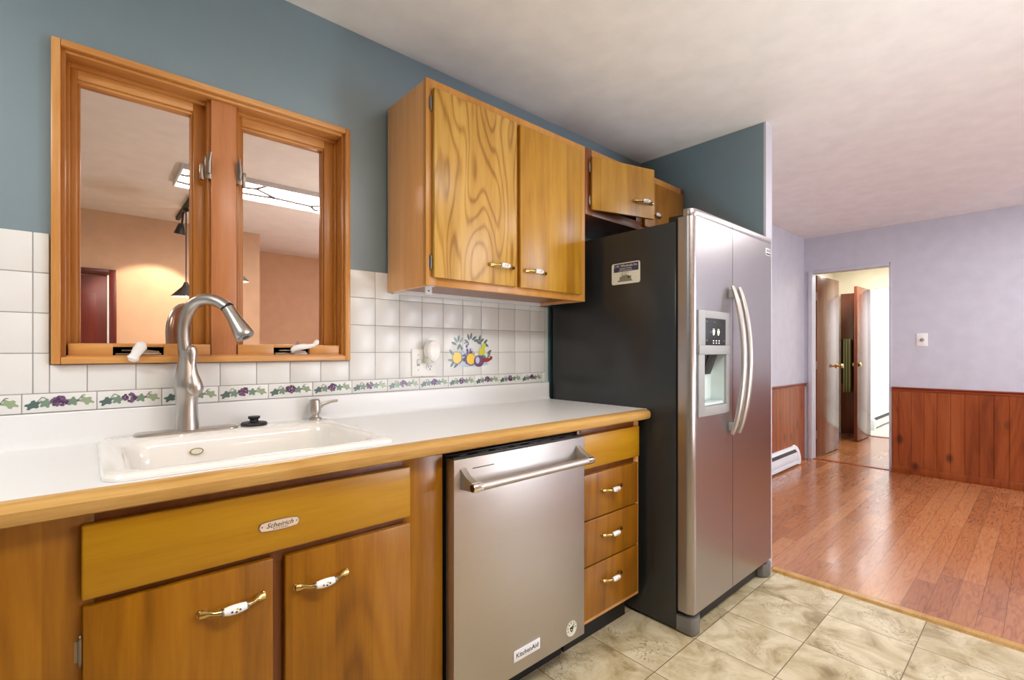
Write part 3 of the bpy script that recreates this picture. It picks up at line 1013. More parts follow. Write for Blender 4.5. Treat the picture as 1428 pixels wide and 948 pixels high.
# ------------------------------------------------------------ cabinet hardware
def handle(parent, cx, y, cz, half=0.058):
    """ornate brass bow pull with a porcelain grip; backs onto plane y, sticks out to -y"""
    m = MB()
    for s in (-1, 1):
        m.tube([(cx + s * (half + 0.005), y, cz), (cx + s * half, y - 0.006, cz), (cx + s * (half - 0.008), y - 0.008, cz), (cx + s * (half - 0.016), y - 0.014, cz), (cx + s * 0.034, y - 0.022, cz), (cx + s * 0.022, y - 0.026, cz)],
               [0.004, 0.0095, 0.009, 0.005, 0.0046, 0.0062], 'brass', 12, (0, 0, 1))
        m.lathe([(0.0085, 0), (0.0085, 0.004), (0.006, 0.006)], 'brass', (cx + s * half, y, cz), (0, -1, 0), 14)
        m.lathe([(0.0078, 0), (0.0085, 0.002), (0.0078, 0.005)], 'old_metal', (cx + s * 0.021, y - 0.026, cz), (s, 0, 0), 14)
    m.tube([(cx - 0.022, y - 0.026, cz), (cx - 0.012, y - 0.0275, cz), (cx, y - 0.028, cz), (cx + 0.012, y - 0.0275, cz), (cx + 0.022, y - 0.026, cz)], [0.0075, 0.0095, 0.0102, 0.0095, 0.0075], 'porcelain', 16)
    for (a, c, mt) in ((-0.008, 0.0, 'blue_glaze'), (0.0, -0.002, 'grape_d'), (0.007, 0.001, 'blue_glaze'), (0.002, 0.004, 'lemon')):
        m.lathe([(0.0024, 0), (0.0022, 0.0006)], mt, (cx + a, y - 0.0379 + abs(a) * 0.05, cz + c), (0, -1, 0), 8)
    return m.build('handle', parent)


def hinge(parent, x, y, z, L=0.055, mat='old_metal'):
    m = MB().tube([(x, y - 0.004, z - L / 2 + 0.006), (x, y - 0.004, z + L / 2 - 0.006)], 0.0042, mat, 10)
    for s in (-1, 1):
        m.lathe([(0.0042, 0), (0.003, 0.003), (0.0035, 0.006), (0.0, 0.009)], mat, (x, y - 0.004, z + s * (L / 2 - 0.006)), (0, 0, s), 10)
    m.box(x - 0.009, x, y - 0.001, y + 0.001, z - L / 2 + 0.008, z + L / 2 - 0.008, mat)
    return m.build('hinge', parent)


# ------------------------------------------------------------ sink base cabinet
YF, YD_ = -0.59, -0.61          # face frame front, door front
cb = thing('base_cabinet', 'wide wooden sink base cabinet with two doors and an oval maker badge', 'cabinet', (0.2, -0.3, 0.0))
m = MB()
BL, BR = -0.75, 0.785
m.box(BL, BL + 0.018, YF + 0.02, -0.012, 0.1, 0.884, 'wood_in').box(BR - 0.018, BR, YF + 0.02, -0.012, 0.0, 0.884, 'wood_base')
m.box(BL + 0.018, BR - 0.018, YF + 0.02, -0.012, 0.1, 0.118, 'wood_in')
m.box(BL + 0.018, BR - 0.018, -0.03, -0.012, 0.118, 0.7, 'wood_in')
m.box(BL, BR, -0.53, -0.515, 0.0, 0.1, 'black')
m.build('carcass', cb)
m = MB()
m.box(BL, 0.01, YF, YF + 0.02, 0.1, 0.884, 'wood_base', 0.001).box(0.655, BR, YF, YF + 0.02, 0.1, 0.884, 'wood_base', 0.001)
m.box(0.01, 0.655, YF, YF + 0.02, 0.845, 0.884, 'wood_frame', 0.001).box(0.01, 0.655, YF, YF + 0.02, 0.69, 0.73, 'wood_frame', 0.001)
m.box(0.01, 0.655, YF, YF + 0.02, 0.1, 0.14, 'wood_frame', 0.001).box(0.304, 0.354, YF, YF + 0.02, 0.14, 0.69, 'wood_frame', 0.001)
m.build('face_frame', cb)
pn = MB().box(-0.008, 0.668, YD_, YF, 0.722, 0.8605, 'wood_h', 0.004, 3).build('false_drawer_front', cb)
# maker badge
m = MB()


def barrel(cx, cz, hw, hh, y0, y1, mat, mb, bow=0.25, side=0.10):
    pts = []
    for i in range(11):
        t = -1 + 2 * i / 10
        pts.append((cx + hw * t, cz + hh * (1 - bow * t * t)))
    pts += [(cx + hw * (1 + side), cz + 0.15 * hh), (cx + hw * (1 + side), cz - 0.15 * hh)] if side else []
    for i in range(11):
        t = 1 - 2 * i / 10
        pts.append((cx + hw * t, cz - hh * (1 - bow * t * t)))
    pts += [(cx - hw * (1 + side), cz - 0.15 * hh), (cx - hw * (1 + side), cz + 0.15 * hh)] if side else []
    mb.prism(pts, 'y', y0, y1, mat)


BCX, BCZ = 0.329, 0.7835
barrel(BCX, BCZ, 0.040, 0.0125, YD_, YD_ - 0.002, 'old_metal', m)
barrel(BCX, BCZ, 0.038, 0.0108, YD_ - 0.002, YD_ - 0.003, 'badge', m)
m.text('Scheirich', 0.0155, (BCX, YD_ - 0.0033, BCZ + 0.0012), (1, 0, 0), (0, 0, 1), 'ink', shear=0.35, xs=1.02)
m.text('K I T C H E N S', 0.0048, (BCX + 0.002, YD_ - 0.0033, BCZ - 0.0072), (1, 0, 0), (0, 0, 1), 'ink')
for s in (-1, 1):
    m.lathe([(0.0016, 0), (0.0012, 0.001)], 'ink', (BCX + s * 0.037, YD_ - 0.003, BCZ + 0.001), (0, -1, 0), 8)
tag(m.build('maker_badge', pn), 'cream metal badge with dark script lettering')
d1 = MB().box(-0.006, 0.316, YD_, YF - 0.001, 0.125, 0.7085, 'wood_base', 0.003).build('door', cb)
handle(d1, 0.2345, YD_, 0.6335)
hinge(d1, -0.009, YF, 0.625)
d2 = MB().box(0.342, 0.668, YD_, YF - 0.001, 0.125, 0.7045, 'wood_base', 0.003).build('door', cb)
handle(d2, 0.424, YD_, 0.628)
hinge(d2, 0.6725, YF, 0.655)

# ------------------------------------------------------------ drawer base cabinet
dc = thing('drawer_cabinet', 'narrow wooden drawer cabinet between dishwasher and refrigerator', 'cabinet', (1.6, -0.3, 0.0))
m = MB()
DL, DR = 1.392, 1.800
m.box(DL, DL + 0.018, YF + 0.02, -0.012, 0.12, 0.884, 'wood_in').box(DR - 0.018, DR, YF + 0.02, -0.012, 0.12, 0.884, 'wood_base')
m.box(DL + 0.018, DR - 0.018, YF + 0.02, -0.012, 0.12, 0.138, 'wood_in').box(DL + 0.018, DR - 0.018, -0.03, -0.012, 0.138, 0.884, 'wood_in')
m.box(DL, DR, -0.52, -0.505, 0.0, 0.12, 'black')
m.build('carcass', dc)
m = MB()
m.box(DL, 1.416, YF, YF + 0.02, 0.12, 0.884, 'wood_frame', 0.001).box(1.764, DR, YF, YF + 0.02, 0.12, 0.884, 'wood_side', 0.001)
m.box(1.416, 1.764, YF, YF + 0.02, 0.848, 0.884, 'wood_frame', 0.001).box(1.416, 1.764, YF, YF + 0.02, 0.695, 0.74, 'wood_frame', 0.001)
m.box(1.416, 1.764, YF, YF + 0.02, 0.12, 0.16, 'wood_side', 0.001)
for z in (0.526, 0.349):
    m.box(1.416, 1.764, YF, YF + 0.02, z - 0.02, z + 0.02, 'wood_frame', 0.001)
m.build('face_frame', dc)
MB().box(1.406, 1.779, YD_, YF, 0.7265, 0.8565, 'wood_h', 0.004, 3).build('false_drawer_front', dc)
for z0, z1, hz in ((0.530, 0.7035, 0.629), (0.353, 0.5245, 0.453), (0.148, 0.3475, 0.274)):
    dr = MB().box(1.406, 1.768, YD_, YF - 0.001, z0, z1, 'wood_base', 0.003).build('drawer', dc)
    handle(dr, 1.574, YD_, hz)

# ------------------------------------------------------------ dishwasher
dw = thing('dishwasher', 'stainless steel dishwasher with a bar handle under the countertop', 'dishwasher', (1.087, -0.3, 0))
m = MB()
m.box(0.796, 1.382, -0.59, -0.03, 0.10, 0.868, 'dark_plastic', 0.003)
m.box(0.80, 1.378, -0.52, -0.06, 0.0, 0.10, 'black')
m.build('tub', dw)
m = MB()
yF, yB = -0.635, -0.592
m.box(0.7945, 1.3815, yF, yB, 0.128, 0.861, 'steel', 0.003)
# vent slit and pocket ridge under the top edge
m.box(0.862, 0.945, yF - 0.0006, yF + 0.001, 0.8265, 0.829, 'dark_plastic')
dd = m.build('door', dw)
m = MB().box(0.799, 1.377, -0.625, -0.594, 0.8612, 0.866, 'dark_plastic', 0.001)
for i, x in enumerate((0.83, 0.90, 0.97, 1.05, 1.12, 1.17, 1.24, 1.30)):
    m.box(x, x + 0.03 + 0.012 * (i % 3), -0.613, -0.609, 0.866, 0.8664, 'white_plastic')
m.build('control_strip', dw)
m = MB()
hy, hz = -0.694, 0.789
m.tube([(0.826, hy, hz), (1.345, hy, hz)], 0.0125, 'steel', 20)
for x, s in ((0.826, -1), (1.345, 1)):
    m.lathe([(0.0138, -0.022), (0.0138, 0.006), (0.0125, 0.010), (0.0105, 0.0105)], 'chrome', (x, hy, hz), (s, 0, 0), 22)
    m.lathe([(0.0100, 0.0103), (0.0100, 0.0108), (0.004, 0.011)], 'dark_plastic', (x, hy, hz), (s, 0, 0), 18)
    a, c = (x - 0.009, x + 0.012) if s < 0 else (x - 0.012, x + 0.009)
    m.prism([(yF + 0.001, 0.836), (-0.66, 0.815), (-0.692, hz + 0.0132), (-0.692, hz - 0.0132), (-0.668, hz - 0.014), (yF + 0.001, 0.772)], 'x', a, c, 'steel', 0.002)
m.build('handle', dd)
m = MB().box(1.027, 1.146, yF - 0.0025, yF, 0.173, 0.209, 'white_metal', 0.001)
m.text('KitchenAid', 0.0225, (1.0865, yF - 0.0029, 0.191), (1, 0, 0), (0, 0, 1), 'ink', xs=1.0)
tag(m.build('nameplate', dd), 'white nameplate with dark lettering')
m = MB()
RC = (1.309, 0.1755)
m.lathe([(0.0275, 0), (0.0275, 0.0006)], 'sticker', (RC[0], yF, RC[1]), (0, -1, 0), 32)
for i, ch in enumerate('AMERICA'):
    a = math.radians(195 - i * 32)
    ux = Vector((math.sin(a), 0, -math.cos(a)))
    uz = Vector((math.cos(a), 0, math.sin(a)))
    m.text(ch, 0.010, (RC[0] + 0.0205 * math.cos(a), yF - 0.0009, RC[1] + 0.0205 * math.sin(a)), ux, uz, 'ink')
m.tube([(RC[0] - 0.010, yF - 0.0008, RC[1] + 0.002), (RC[0] + 0.001, yF - 0.0008, RC[1] + 0.004), (RC[0] + 0.012, yF - 0.0008, RC[1] + 0.012)], [0.003, 0.003, 0.0015], 'ink', 6, (0, 0, 1), 0.2)
m.tube([(RC[0] - 0.002, yF - 0.0008, RC[1] - 0.010), (RC[0] - 0.006, yF - 0.0008, RC[1] - 0.004), (RC[0] - 0.003, yF - 0.0008, RC[1] + 0.001), (RC[0] + 0.004, yF - 0.0008, RC[1] - 0.001), (RC[0] + 0.012, yF - 0.0008, RC[1] + 0.004)], 0.0024, 'ink', 6, (0, 0, 1), 0.2)
m.tube([(RC[0] - 0.002, yF - 0.0008, RC[1] - 0.010), (RC[0] + 0.004, yF - 0.0008, RC[1] - 0.009), (RC[0] + 0.006, yF - 0.0008, RC[1] - 0.002)], 0.0024, 'ink', 6, (0, 0, 1), 0.2)
m.prism([(RC[0] + 0.017 * math.cos(a), RC[1] + 0.017 * math.sin(a) - 0.002) for a in [PI * 1.2 + PI * 0.6 * i / 10 for i in range(11)]], 'y', yF - 0.0006, yF - 0.0009, 'liner')
tag(m.build('round_sticker', dd), 'round white sticker with dark emblem')

# ------------------------------------------------------------ upper cabinet (tall pair of doors)
UF, UD = -0.31, -0.328
uc = thing('wall_cabinet', 'golden wood wall cabinet with two tall doors right of the window', 'cabinet', (1.34, -0.16, 1.414))
m = MB()
ux0, ux1, uz0, uz1 = 0.905, 1.777, 1.4145, 2.155
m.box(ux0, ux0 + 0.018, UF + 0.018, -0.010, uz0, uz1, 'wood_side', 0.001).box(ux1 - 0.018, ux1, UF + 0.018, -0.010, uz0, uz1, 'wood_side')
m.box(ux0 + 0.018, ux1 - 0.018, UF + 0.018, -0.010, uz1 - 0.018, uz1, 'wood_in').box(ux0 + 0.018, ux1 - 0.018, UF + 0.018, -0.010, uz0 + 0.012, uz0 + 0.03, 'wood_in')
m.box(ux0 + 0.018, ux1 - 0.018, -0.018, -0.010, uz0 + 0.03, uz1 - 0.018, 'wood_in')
m.box(ux0 + 0.018, ux1 - 0.018, -0.028, -0.010, uz0 - 0.004, uz0 + 0.012, 'laminate')
m.build('carcass', uc)
m = MB()
fx0 = 0.9
m.box(fx0, 0.945, UF, UF + 0.018, uz0, uz1, 'wood_frame_up', 0.001).box(1.70, ux1 + 0.0, UF, UF + 0.018, uz0, uz1, 'wood_frame_up', 0.001)
m.box(0.945, 1.70, UF, UF + 0.018, 2.10, uz1, 'wood_frame_up', 0.001).box(0.945, 1.70, UF, UF + 0.018, uz0, 1.46, 'wood_frame_up', 0.001)
m.box(1.308, 1.354, UF, UF + 0.018, 1.46, 2.10, 'wood_frame_up', 0.001)
m.build('face_frame', uc)
d = MB().box(0.924, 1.3205, UD, UF - 0.001, 1.443, 2.120, 'wood_fig', 0.003).build('door', uc)
handle(d, 1.235, UD, 1.517)
hinge(d, 0.918, UF, 2.067)
hinge(d, 0.918, UF, 1.497)
d = MB().box(1.341, 1.735, UD, UF - 0.001, 1.443, 2.120, 'wood_door', 0.003).build('door', uc)
handle(d, 1.423, UD, 1.514)
hinge(d, 1.740, UF, 2.067)
hinge(d, 1.740, UF, 1.497)
MB().box(0.955, 0.985, -0.215, -0.209, 1.394, 1.4265, 'white_metal', 0.001).box(0.955, 0.985, -0.235, -0.209, 1.423, 1.4265, 'white_metal').tube([(0.97, -0.215, 1.408), (0.97, -0.2165, 1.408)], 0.003, 'ink', 8).build('mounting_clip', uc)

# over-refrigerator cabinet
oc = thing('small_wall_cabinet', 'short wooden wall cabinet above the refrigerator with its left door ajar', 'cabinet', (2.24, -0.16, 1.84))
m = MB()
ox0, ox1, oz0 = 1.779, 2.712, 1.835
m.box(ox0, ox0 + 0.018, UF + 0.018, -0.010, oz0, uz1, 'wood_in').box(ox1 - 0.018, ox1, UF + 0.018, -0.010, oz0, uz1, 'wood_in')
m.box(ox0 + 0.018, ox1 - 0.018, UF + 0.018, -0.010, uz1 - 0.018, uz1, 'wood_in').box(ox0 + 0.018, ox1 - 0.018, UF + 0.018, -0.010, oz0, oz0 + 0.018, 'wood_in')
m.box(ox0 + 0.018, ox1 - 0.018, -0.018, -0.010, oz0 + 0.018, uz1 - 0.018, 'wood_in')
m.build('carcass', oc)
m = MB()
m.box(ox0, 1.83, UF, UF + 0.018, oz0, uz1, 'wood_frame', 0.001).box(2.672, ox1, UF, UF + 0.018, oz0, uz1, 'wood_frame', 0.001)
m.box(1.83, 2.672, UF, UF + 0.018, 2.095, uz1, 'wood_frame_up', 0.001).box(1.83, 2.672, UF, UF + 0.018, oz0, 1.88, 'wood_frame', 0.001)
m.box(2.205, 2.275, UF, UF + 0.018, 1.88, 2.095, 'wood_frame', 0.001)
m.build('face_frame', oc)
# ajar door, hinged at its left edge
hx, hyy = 1.812, UF - 0.002
d = MB().box(0.0, 0.392, -0.018, 0.0, 1.858, 2.113, 'wood_door', 0.003)
rot = Matrix.Translation((hx, hyy, 0)) @ Matrix.Rotation(math.radians(-15.3), 4, 'Z')
d.transform(rot)
d = tag(d.build('door', oc, origin=(hx, hyy, 1.858)), 'left door standing ajar')
hd = handle(d, 0, 0, 0)
hd.location = Matrix.Rotation(math.radians(-15.3), 3, 'Z') @ Vector((0.312, -0.018, 0.075))
hd.data.transform(Matrix.Translation(world_loc(d)))
hd.rotation_euler = (0, 0, math.radians(-15.3))
hinge(d, hx - 0.004, UF, 2.065, 0.045)
hinge(d, hx - 0.004, UF, 1.905, 0.045)
d = MB().box(2.262, 2.672, UD, UF - 0.001, 1.858, 2.113, 'wood_base', 0.003).build('door', oc)
handle(d, 2.345, UD, 1.928)

# ------------------------------------------------------------ refrigerator
RF = thing('refrigerator', 'side by side refrigerator with stainless doors and black sides', 'refrigerator', (2.27, -0.4, 0))
RX0, RX1 = 1.847, 2.702
m = MB().box(RX0, RX1, -0.742, -0.03, 0.012, 1.726, 'fridge_black', 0.004)
m.build('body', RF)
m = MB().box(RX0 + 0.02, RX1 - 0.02, -0.775, -0.742, 0.012, 0.088, 'black', 0.003)
m.build('base_grille', RF)
yBk, yFr = -0.752, -0.817
zD0, zD1 = 0.094, 1.768
zS = 1.737


def round_front(x0, x1, r, left, right):
    """door outline seen from above"""
    pts = [(x1, yBk), (x0, yBk)]
    if left:
        pts += [(x0 + r - r * math.cos(a), yFr + r - r * math.sin(a)) for a in [PI / 2 * i / 8 for i in range(9)]]
    else:
        pts += [(x0, yFr)]
    if right:
        pts += [(x1 - r + r * math.sin(a), yFr + r - r * math.cos(a)) for a in [PI / 2 * i / 8 for i in range(9)]]
    else:
        pts += [(x1, yFr)]
    return pts


SPX = 2.219
CVX0, CVX1, CVZ0, CVZ1 = 1.929, 2.131, 0.945, 1.164      # dispenser cavity
# freezer (left) door
m = MB()
poly = round_front(RX0, SPX - 0.002, 0.03, True, False)
m.prism(poly, 'z', zD0, CVZ0, 'steel_v')
m.prism([(CVX0, yBk), (RX0, yBk)] + poly[2:11] + [(CVX0, yFr)], 'z', CVZ0, CVZ1, 'steel_v')
m.box(CVX1, SPX - 0.002, yFr, yBk, CVZ0, CVZ1, 'steel_v')
m.prism(poly, 'z', CVZ1, zS, 'steel_v')
ps = [(p[0], min(p[1], -0.782)) for p in poly]
m.prism([(SPX - 0.002, -0.775), (RX0 + 0.001, -0.775), (RX0 + 0.001, -0.787)] + poly[3:], 'z', zS, zD1, 'steel_v', 0.002)
lfd = m.build('door', RF, recalc=True)
# fridge (right) door
m = MB()
poly = round_front(SPX + 0.002, RX1, 0.03, False, True)
m.prism(poly, 'z', zD0, zS, 'steel_v')
m.prism([(RX1 - 0.001, -0.775), (SPX + 0.002, -0.775), (SPX + 0.002, yFr)] + poly[3:], 'z', zS, zD1, 'steel_v', 0.002)
rfd = m.build('door', RF)
m = MB().box(RX0 + 0.008, SPX - 0.008, -0.752, -0.742, 0.1, 1.73, 'black').box(SPX + 0.008, RX1 - 0.008, -0.752, -0.742, 0.1, 1.73, 'black')
m.build('door_gasket', RF)


def fhandle(x, door):
    m = MB()
    pts = []
    for i in range(25):
        t = -1 + 2 * i / 24
        z = 1.137 + 0.335 * t
        y = -0.832 - 0.050 * (1 - t * t) ** 0.9
        pts.append((x, y, z))
    m.tube(pts, [0.010 + 0.006 * (1 - abs(-1 + 2 * i / 24) ** 4) for i in range(25)], 'steel', 16, (1, 0, 0), 0.75)
    for z in (0.835, 1.44):
        m.box(x - 0.008, x + 0.008, -0.845, yFr + 0.0005, z - 0.02, z + 0.02, 'grey_plastic', 0.003)
    m.build('handle', door)


fhandle(2.184, lfd)
fhandle(2.252, rfd)
# dispenser
m = MB()
fr0, fr1, fz0, fz1 = 1.884, 2.168, 0.905, 1.349
yo = yFr - 0.007
cz0, cz1 = CVZ0, CVZ1


def curved(x0, x1, z0, z1, mat, off=0.0):
    """slightly bowed face plate"""
    n_ = 10
    A = []
    for i in range(n_ + 1):
        x = x0 + (x1 - x0) * i / n_
        t = (x - fr0) / (fr1 - fr0) * 2 - 1
        A.append((x, yo - off - 0.006 * (1 - t * t)))
    poly = A + [(x1, yFr + 0.001), (x0, yFr + 0.001)]
    m.prism(poly, 'z', z0, z1, mat, 0.0015)


curved(fr0, CVX0, fz0, 1.172, 'grey_plastic')
curved(CVX1, fr1, fz0, 1.172, 'grey_plastic')
curved(CVX0, CVX1, fz0, cz0, 'grey_plastic')
curved(fr0, fr1, cz1, 1.203, 'grey_plastic', 0.003)
curved(fr0, 1.934, 1.203, fz1, 'grey_plastic')
curved(2.124, fr1, 1.203, fz1, 'grey_plastic')
curved(1.934, 2.124, 1.318, fz1, 'grey_plastic')
tag(m.build('dispenser_frame', lfd), 'grey ice and water dispenser surround')
m = MB()
m.box(1.934, 2.124, yFr - 0.009, yFr, 1.203, 1.318, 'dark_plastic', 0.001)
for dxx in (-0.022, 0.022):
    cx = 2.034 + dxx
    m.prism([(cx - 0.011, 1.268), (cx + 0.011, 1.268), (cx + 0.009, 1.258), (cx + 0.003, 1.247), (cx - 0.006, 1.247), (cx - 0.009, 1.258)], 'y', yFr - 0.0092, yFr - 0.0096, 'led')
    m.box(cx - 0.008, cx + 0.008, yFr - 0.0096, yFr - 0.009, 1.272, 1.274, 'led')
for i in range(3):
    for j in range(2):
        m.box(2.005 + i * 0.026, 2.014 + i * 0.026, yFr - 0.0096, yFr - 0.009, 1.211 + j * 0.01, 1.215 + j * 0.01, 'led_white')
for x, z in ((1.95, 1.302), (1.95, 1.222), (2.112, 1.222), (2.02, 1.302), (1.985, 1.258)):
    m.box(x - 0.005, x + 0.005, yFr - 0.0096, yFr - 0.009, z, z + 0.004, 'grey_ink')
tag(m.build('control_panel', lfd), 'dark panel with lit green icons')
m = MB()
CD = yBk - 0.002
e = 0.0015
a0, a1, c0, c1 = CVX0 + e, CVX1 - e, cz0 + e, cz1 - e
CD = yBk - 0.006
m.box(a0, a1, CD, CD + 0.003, c0, c1, 'liner').box(a0, a0 + e, yFr, CD, c0, c1, 'liner').box(a1 - e, a1, yFr, CD, c0, c1, 'liner')
m.box(a0, a1, yFr, CD, c0, c0 + e, 'liner').box(a0, a1, yFr, CD, c1 - e, c1, 'dark_plastic')
m.box(CVX0 + 0.004, CVX1 - 0.004, yFr + 0.004, CD - 0.003, cz0 + 0.001, cz0 + 0.012, 'liner', 0.002)
m.hexa([(CVX0 + 0.012, CD - 0.012, 1.05), (CVX0 + 0.075, CD - 0.012, 1.05), (CVX0 + 0.075, CD - 0.002, 1.05), (CVX0 + 0.012, CD - 0.002, 1.05),
        (CVX0 + 0.012, CD - 0.045, 1.163), (CVX0 + 0.075, CD - 0.045, 1.163), (CVX0 + 0.075, CD - 0.002, 1.163), (CVX0 + 0.012, CD - 0.002, 1.163)], 'dark_plastic', 0.002)
m.hexa([(CVX0 + 0.09, CD - 0.012, 1.075), (CVX0 + 0.17, CD - 0.012, 1.075), (CVX0 + 0.17, CD - 0.002, 1.075), (CVX0 + 0.09, CD - 0.002, 1.075),
        (CVX0 + 0.09, CD - 0.045, 1.163), (CVX0 + 0.17, CD - 0.045, 1.163), (CVX0 + 0.17, CD - 0.002, 1.163), (CVX0 + 0.09, CD - 0.002, 1.163)], 'dark_plastic', 0.002)
tag(m.build('dispenser_recess', lfd), 'pale recess with dark paddles')
# badge top right, hinge covers, feet
m = MB().box(2.600, 2.662, yFr - 0.003, yFr, 1.672, 1.708, 'white_metal', 0.001)
m.box(2.606, 2.656, yFr - 0.0036, yFr - 0.003, 1.690, 1.703, 'grey_plastic').box(2.604, 2.658, yFr - 0.0036, yFr - 0.003, 1.676, 1.683, 'ink')
m.build('nameplate', rfd)
for x0, x1 in ((RX0 + 0.012, RX0 + 0.11), (RX1 - 0.11, RX1 - 0.012)):
    m = MB().box(x0, x1, -0.765, -0.70, 1.726, 1.752, 'dark_plastic', 0.006)
    m.build('hinge_cover', RF)
for s, x in ((1, RX0 + 0.004), (-1, RX1 - 0.004)):
    pr = [(x, -0.742), (x, -0.80)] + [(x + s * (0.05 - 0.05 * math.cos(a)), -0.80 - 0.02 * math.sin(a)) for a in (0.5, 1.0, 1.57)] + [(x + s * 0.085, -0.80), (x + s * 0.10, -0.742)]
    m = MB().prism(pr, 'z', 0.006, 0.072, 'foot_grey', 0.003)
    m.tube([(x + s * 0.035, -0.797, 0.078), (x + s * 0.035, -0.797, 0.093)], 0.008, 'old_metal', 10)
    m.lathe([(0.02, 0.0), (0.02, 0.01)], 'black', (x + s * 0.04, -0.77, 0), seg=14)
    m.build('foot', RF)

# magnet card on the side of the refrigerator
fm = MB()
XS = RX0 - 0.0012
cy, cz, hw, hh = -0.492, 1.5365, 0.077, 0.049
loop = []
for (p, q, a0) in ((hw - 0.01, hh - 0.01, 0), (-hw + 0.01, hh - 0.01, PI / 2), (-hw + 0.01, -hh + 0.01, PI), (hw - 0.01, -hh + 0.01, 1.5 * PI)):
    for i in range(5):
        a = a0 + PI / 2 * i / 4
        loop.append((cy + p + 0.01 * math.cos(a), cz + q + 0.01 * math.sin(a)))
fm.prism(loop, 'x', RX0 - 0.0002, XS, 'sticker')
fm.box(XS - 0.0003, XS, cy - hw + 0.008, cy + hw - 0.012, cz + 0.008, cz + hh - 0.004, 'navy')
uy, uz_ = (0, -1, 0), (0, 0, 1)
fm.text('C.W. Wholesale Inc.', 0.0155, (XS - 0.0006, cy + 0.0, cz + 0.0345), uy, uz_, 'sticker', 0.0002)
fm.text('Appliance Outlet', 0.0095, (XS - 0.0006, cy, cz + 0.0225), uy, uz_, 'sticker', 0.0002)
fm.text('www.cwwholesale.com', 0.0078, (XS - 0.0006, cy, cz + 0.0135), uy, uz_, 'sticker', 0.0002)
fm.text('sales and service', 0.006, (XS - 0.0006, cy, cz + 0.003), uy, uz_, 'grey_ink', 0.0002)
fm.prism([(cy + 0.045, cz - 0.038), (cy + 0.043, cz - 0.032), (cy + 0.034, cz - 0.030), (cy + 0.033, cz - 0.014), (cy + 0.026, cz - 0.016), (cy + 0.018, cz - 0.010), (cy - 0.012, cz - 0.008), (cy - 0.022, cz - 0.014), (cy - 0.030, cz - 0.012), (cy - 0.031, cz - 0.030), (cy - 0.040, cz - 0.038)], 'x', XS - 0.0003, XS, 'grey_ink')
for a in (0.022, 0.004):
    fm.tube([(XS - 0.0003, cy + a, cz - 0.012), (XS - 0.0003, cy + a + 0.004, cz - 0.002), (XS - 0.0003, cy + a - 0.006, cz - 0.001), (XS - 0.0003, cy + a - 0.008, cz - 0.010)], 0.0012, 'grey_ink', 6)
fm.box(XS - 0.0005, XS, cy - 0.022, cy - 0.012, cz - 0.024, cz - 0.016, 'ink')
tag(fm.build('magnet_card', origin=(XS, cy, cz)), 'white and navy magnet card on the black side of the refrigerator', 'magnet')

# ------------------------------------------------------------ outlet, plug-in, light switch
op = thing('outlet_plate', 'white double wall plate with switch and outlet on the backsplash tiles', 'outlet', (1.072, -0.008, 1.13))
MB().box(1.014, 1.132, -0.014, -0.0085, 1.072, 1.187, 'white_plastic', 0.002).build('plate', op)
m = MB().box(1.037, 1.051, -0.0155, -0.014, 1.116, 1.144, 'grey_plastic', 0.001)
m.hexa([(1.0385, -0.0225, 1.134), (1.0495, -0.0225, 1.134), (1.0495, -0.0145, 1.122), (1.0385, -0.0145, 1.122), (1.0385, -0.0245, 1.141), (1.0495, -0.0245, 1.141), (1.0495, -0.0145, 1.141), (1.0385, -0.0145, 1.141)], 'white_plastic', 0.001)
m.build('toggle', op)
for z in (1.11, 1.15):
    m = MB().lathe([(0.0168, 0), (0.0168, 0.0015), (0.0155, 0.002)], 'white_plastic', (1.0995, -0.014, z), (0, -1, 0), 24)
    m.box(1.0925, 1.0945, -0.0164, -0.0158, z - 0.002, z + 0.007, 'ink').box(1.1035, 1.1055, -0.0164, -0.0158, z - 0.002, z + 0.007, 'ink')
    m.lathe([(0.0028, 0), (0.0028, 0.0006)], 'ink', (1.0995, -0.0158, z - 0.009), (0, -1, 0), 10)
    m.build('socket', op)
for x, z in ((1.044, 1.162), (1.044, 1.098), (1.0995, 1.13)):
    MB().lathe([(0.0025, 0), (0.002, 0.0012)], 'old_metal', (x, -0.014, z), (0, -1, 0), 10).build('screw', op)
pi_ = thing('plug_in_freshener', 'rounded white plug-in air freshener on the backsplash outlet', 'air freshener', (1.098, -0.0175, 1.178))
m = MB()
L = []
for d_, s in ((0.0172, 0.85), (0.024, 1.0), (0.045, 1.0), (0.055, 0.92), (0.061, 0.7)):
    L.append([(1.0975 + 0.034 * s * math.cos(a) * (1 if math.sin(a) > 0 else 0.92), -d_, 1.178 + 0.047 * s * math.copysign(abs(math.sin(a)) ** 0.8, math.sin(a))) for a in [2 * PI * i / 28 for i in range(28)]])
m.loft(L, 'white_plastic', True, True)
m.build('housing', pi_)
m = MB().lathe([(0.016, 1.126), (0.0175, 1.132), (0.017, 1.148), (0.010, 1.156)], 'clear_plastic', (1.079, -0.034, 0), seg=20)
tag(m.build('refill_bottle', pi_), 'cloudy plastic refill')

sw = thing('light_switch', 'white wall switch on the lavender wall right of the doorway', 'switch', (XF, -0.994, 1.285))
MB().box(XF - 0.006, XF - 0.0003, -1.035, -0.953, 1.222, 1.346, 'white_plastic', 0.002).build('plate', sw)
MB().lathe([(0.016, 0), (0.016, 0.002), (0.011, 0.004), (0.010, 0.016), (0.006, 0.018)], 'grey_plastic', (XF - 0.006, -0.994, 1.284), (-1, 0, 0), 20).build('dial', sw)

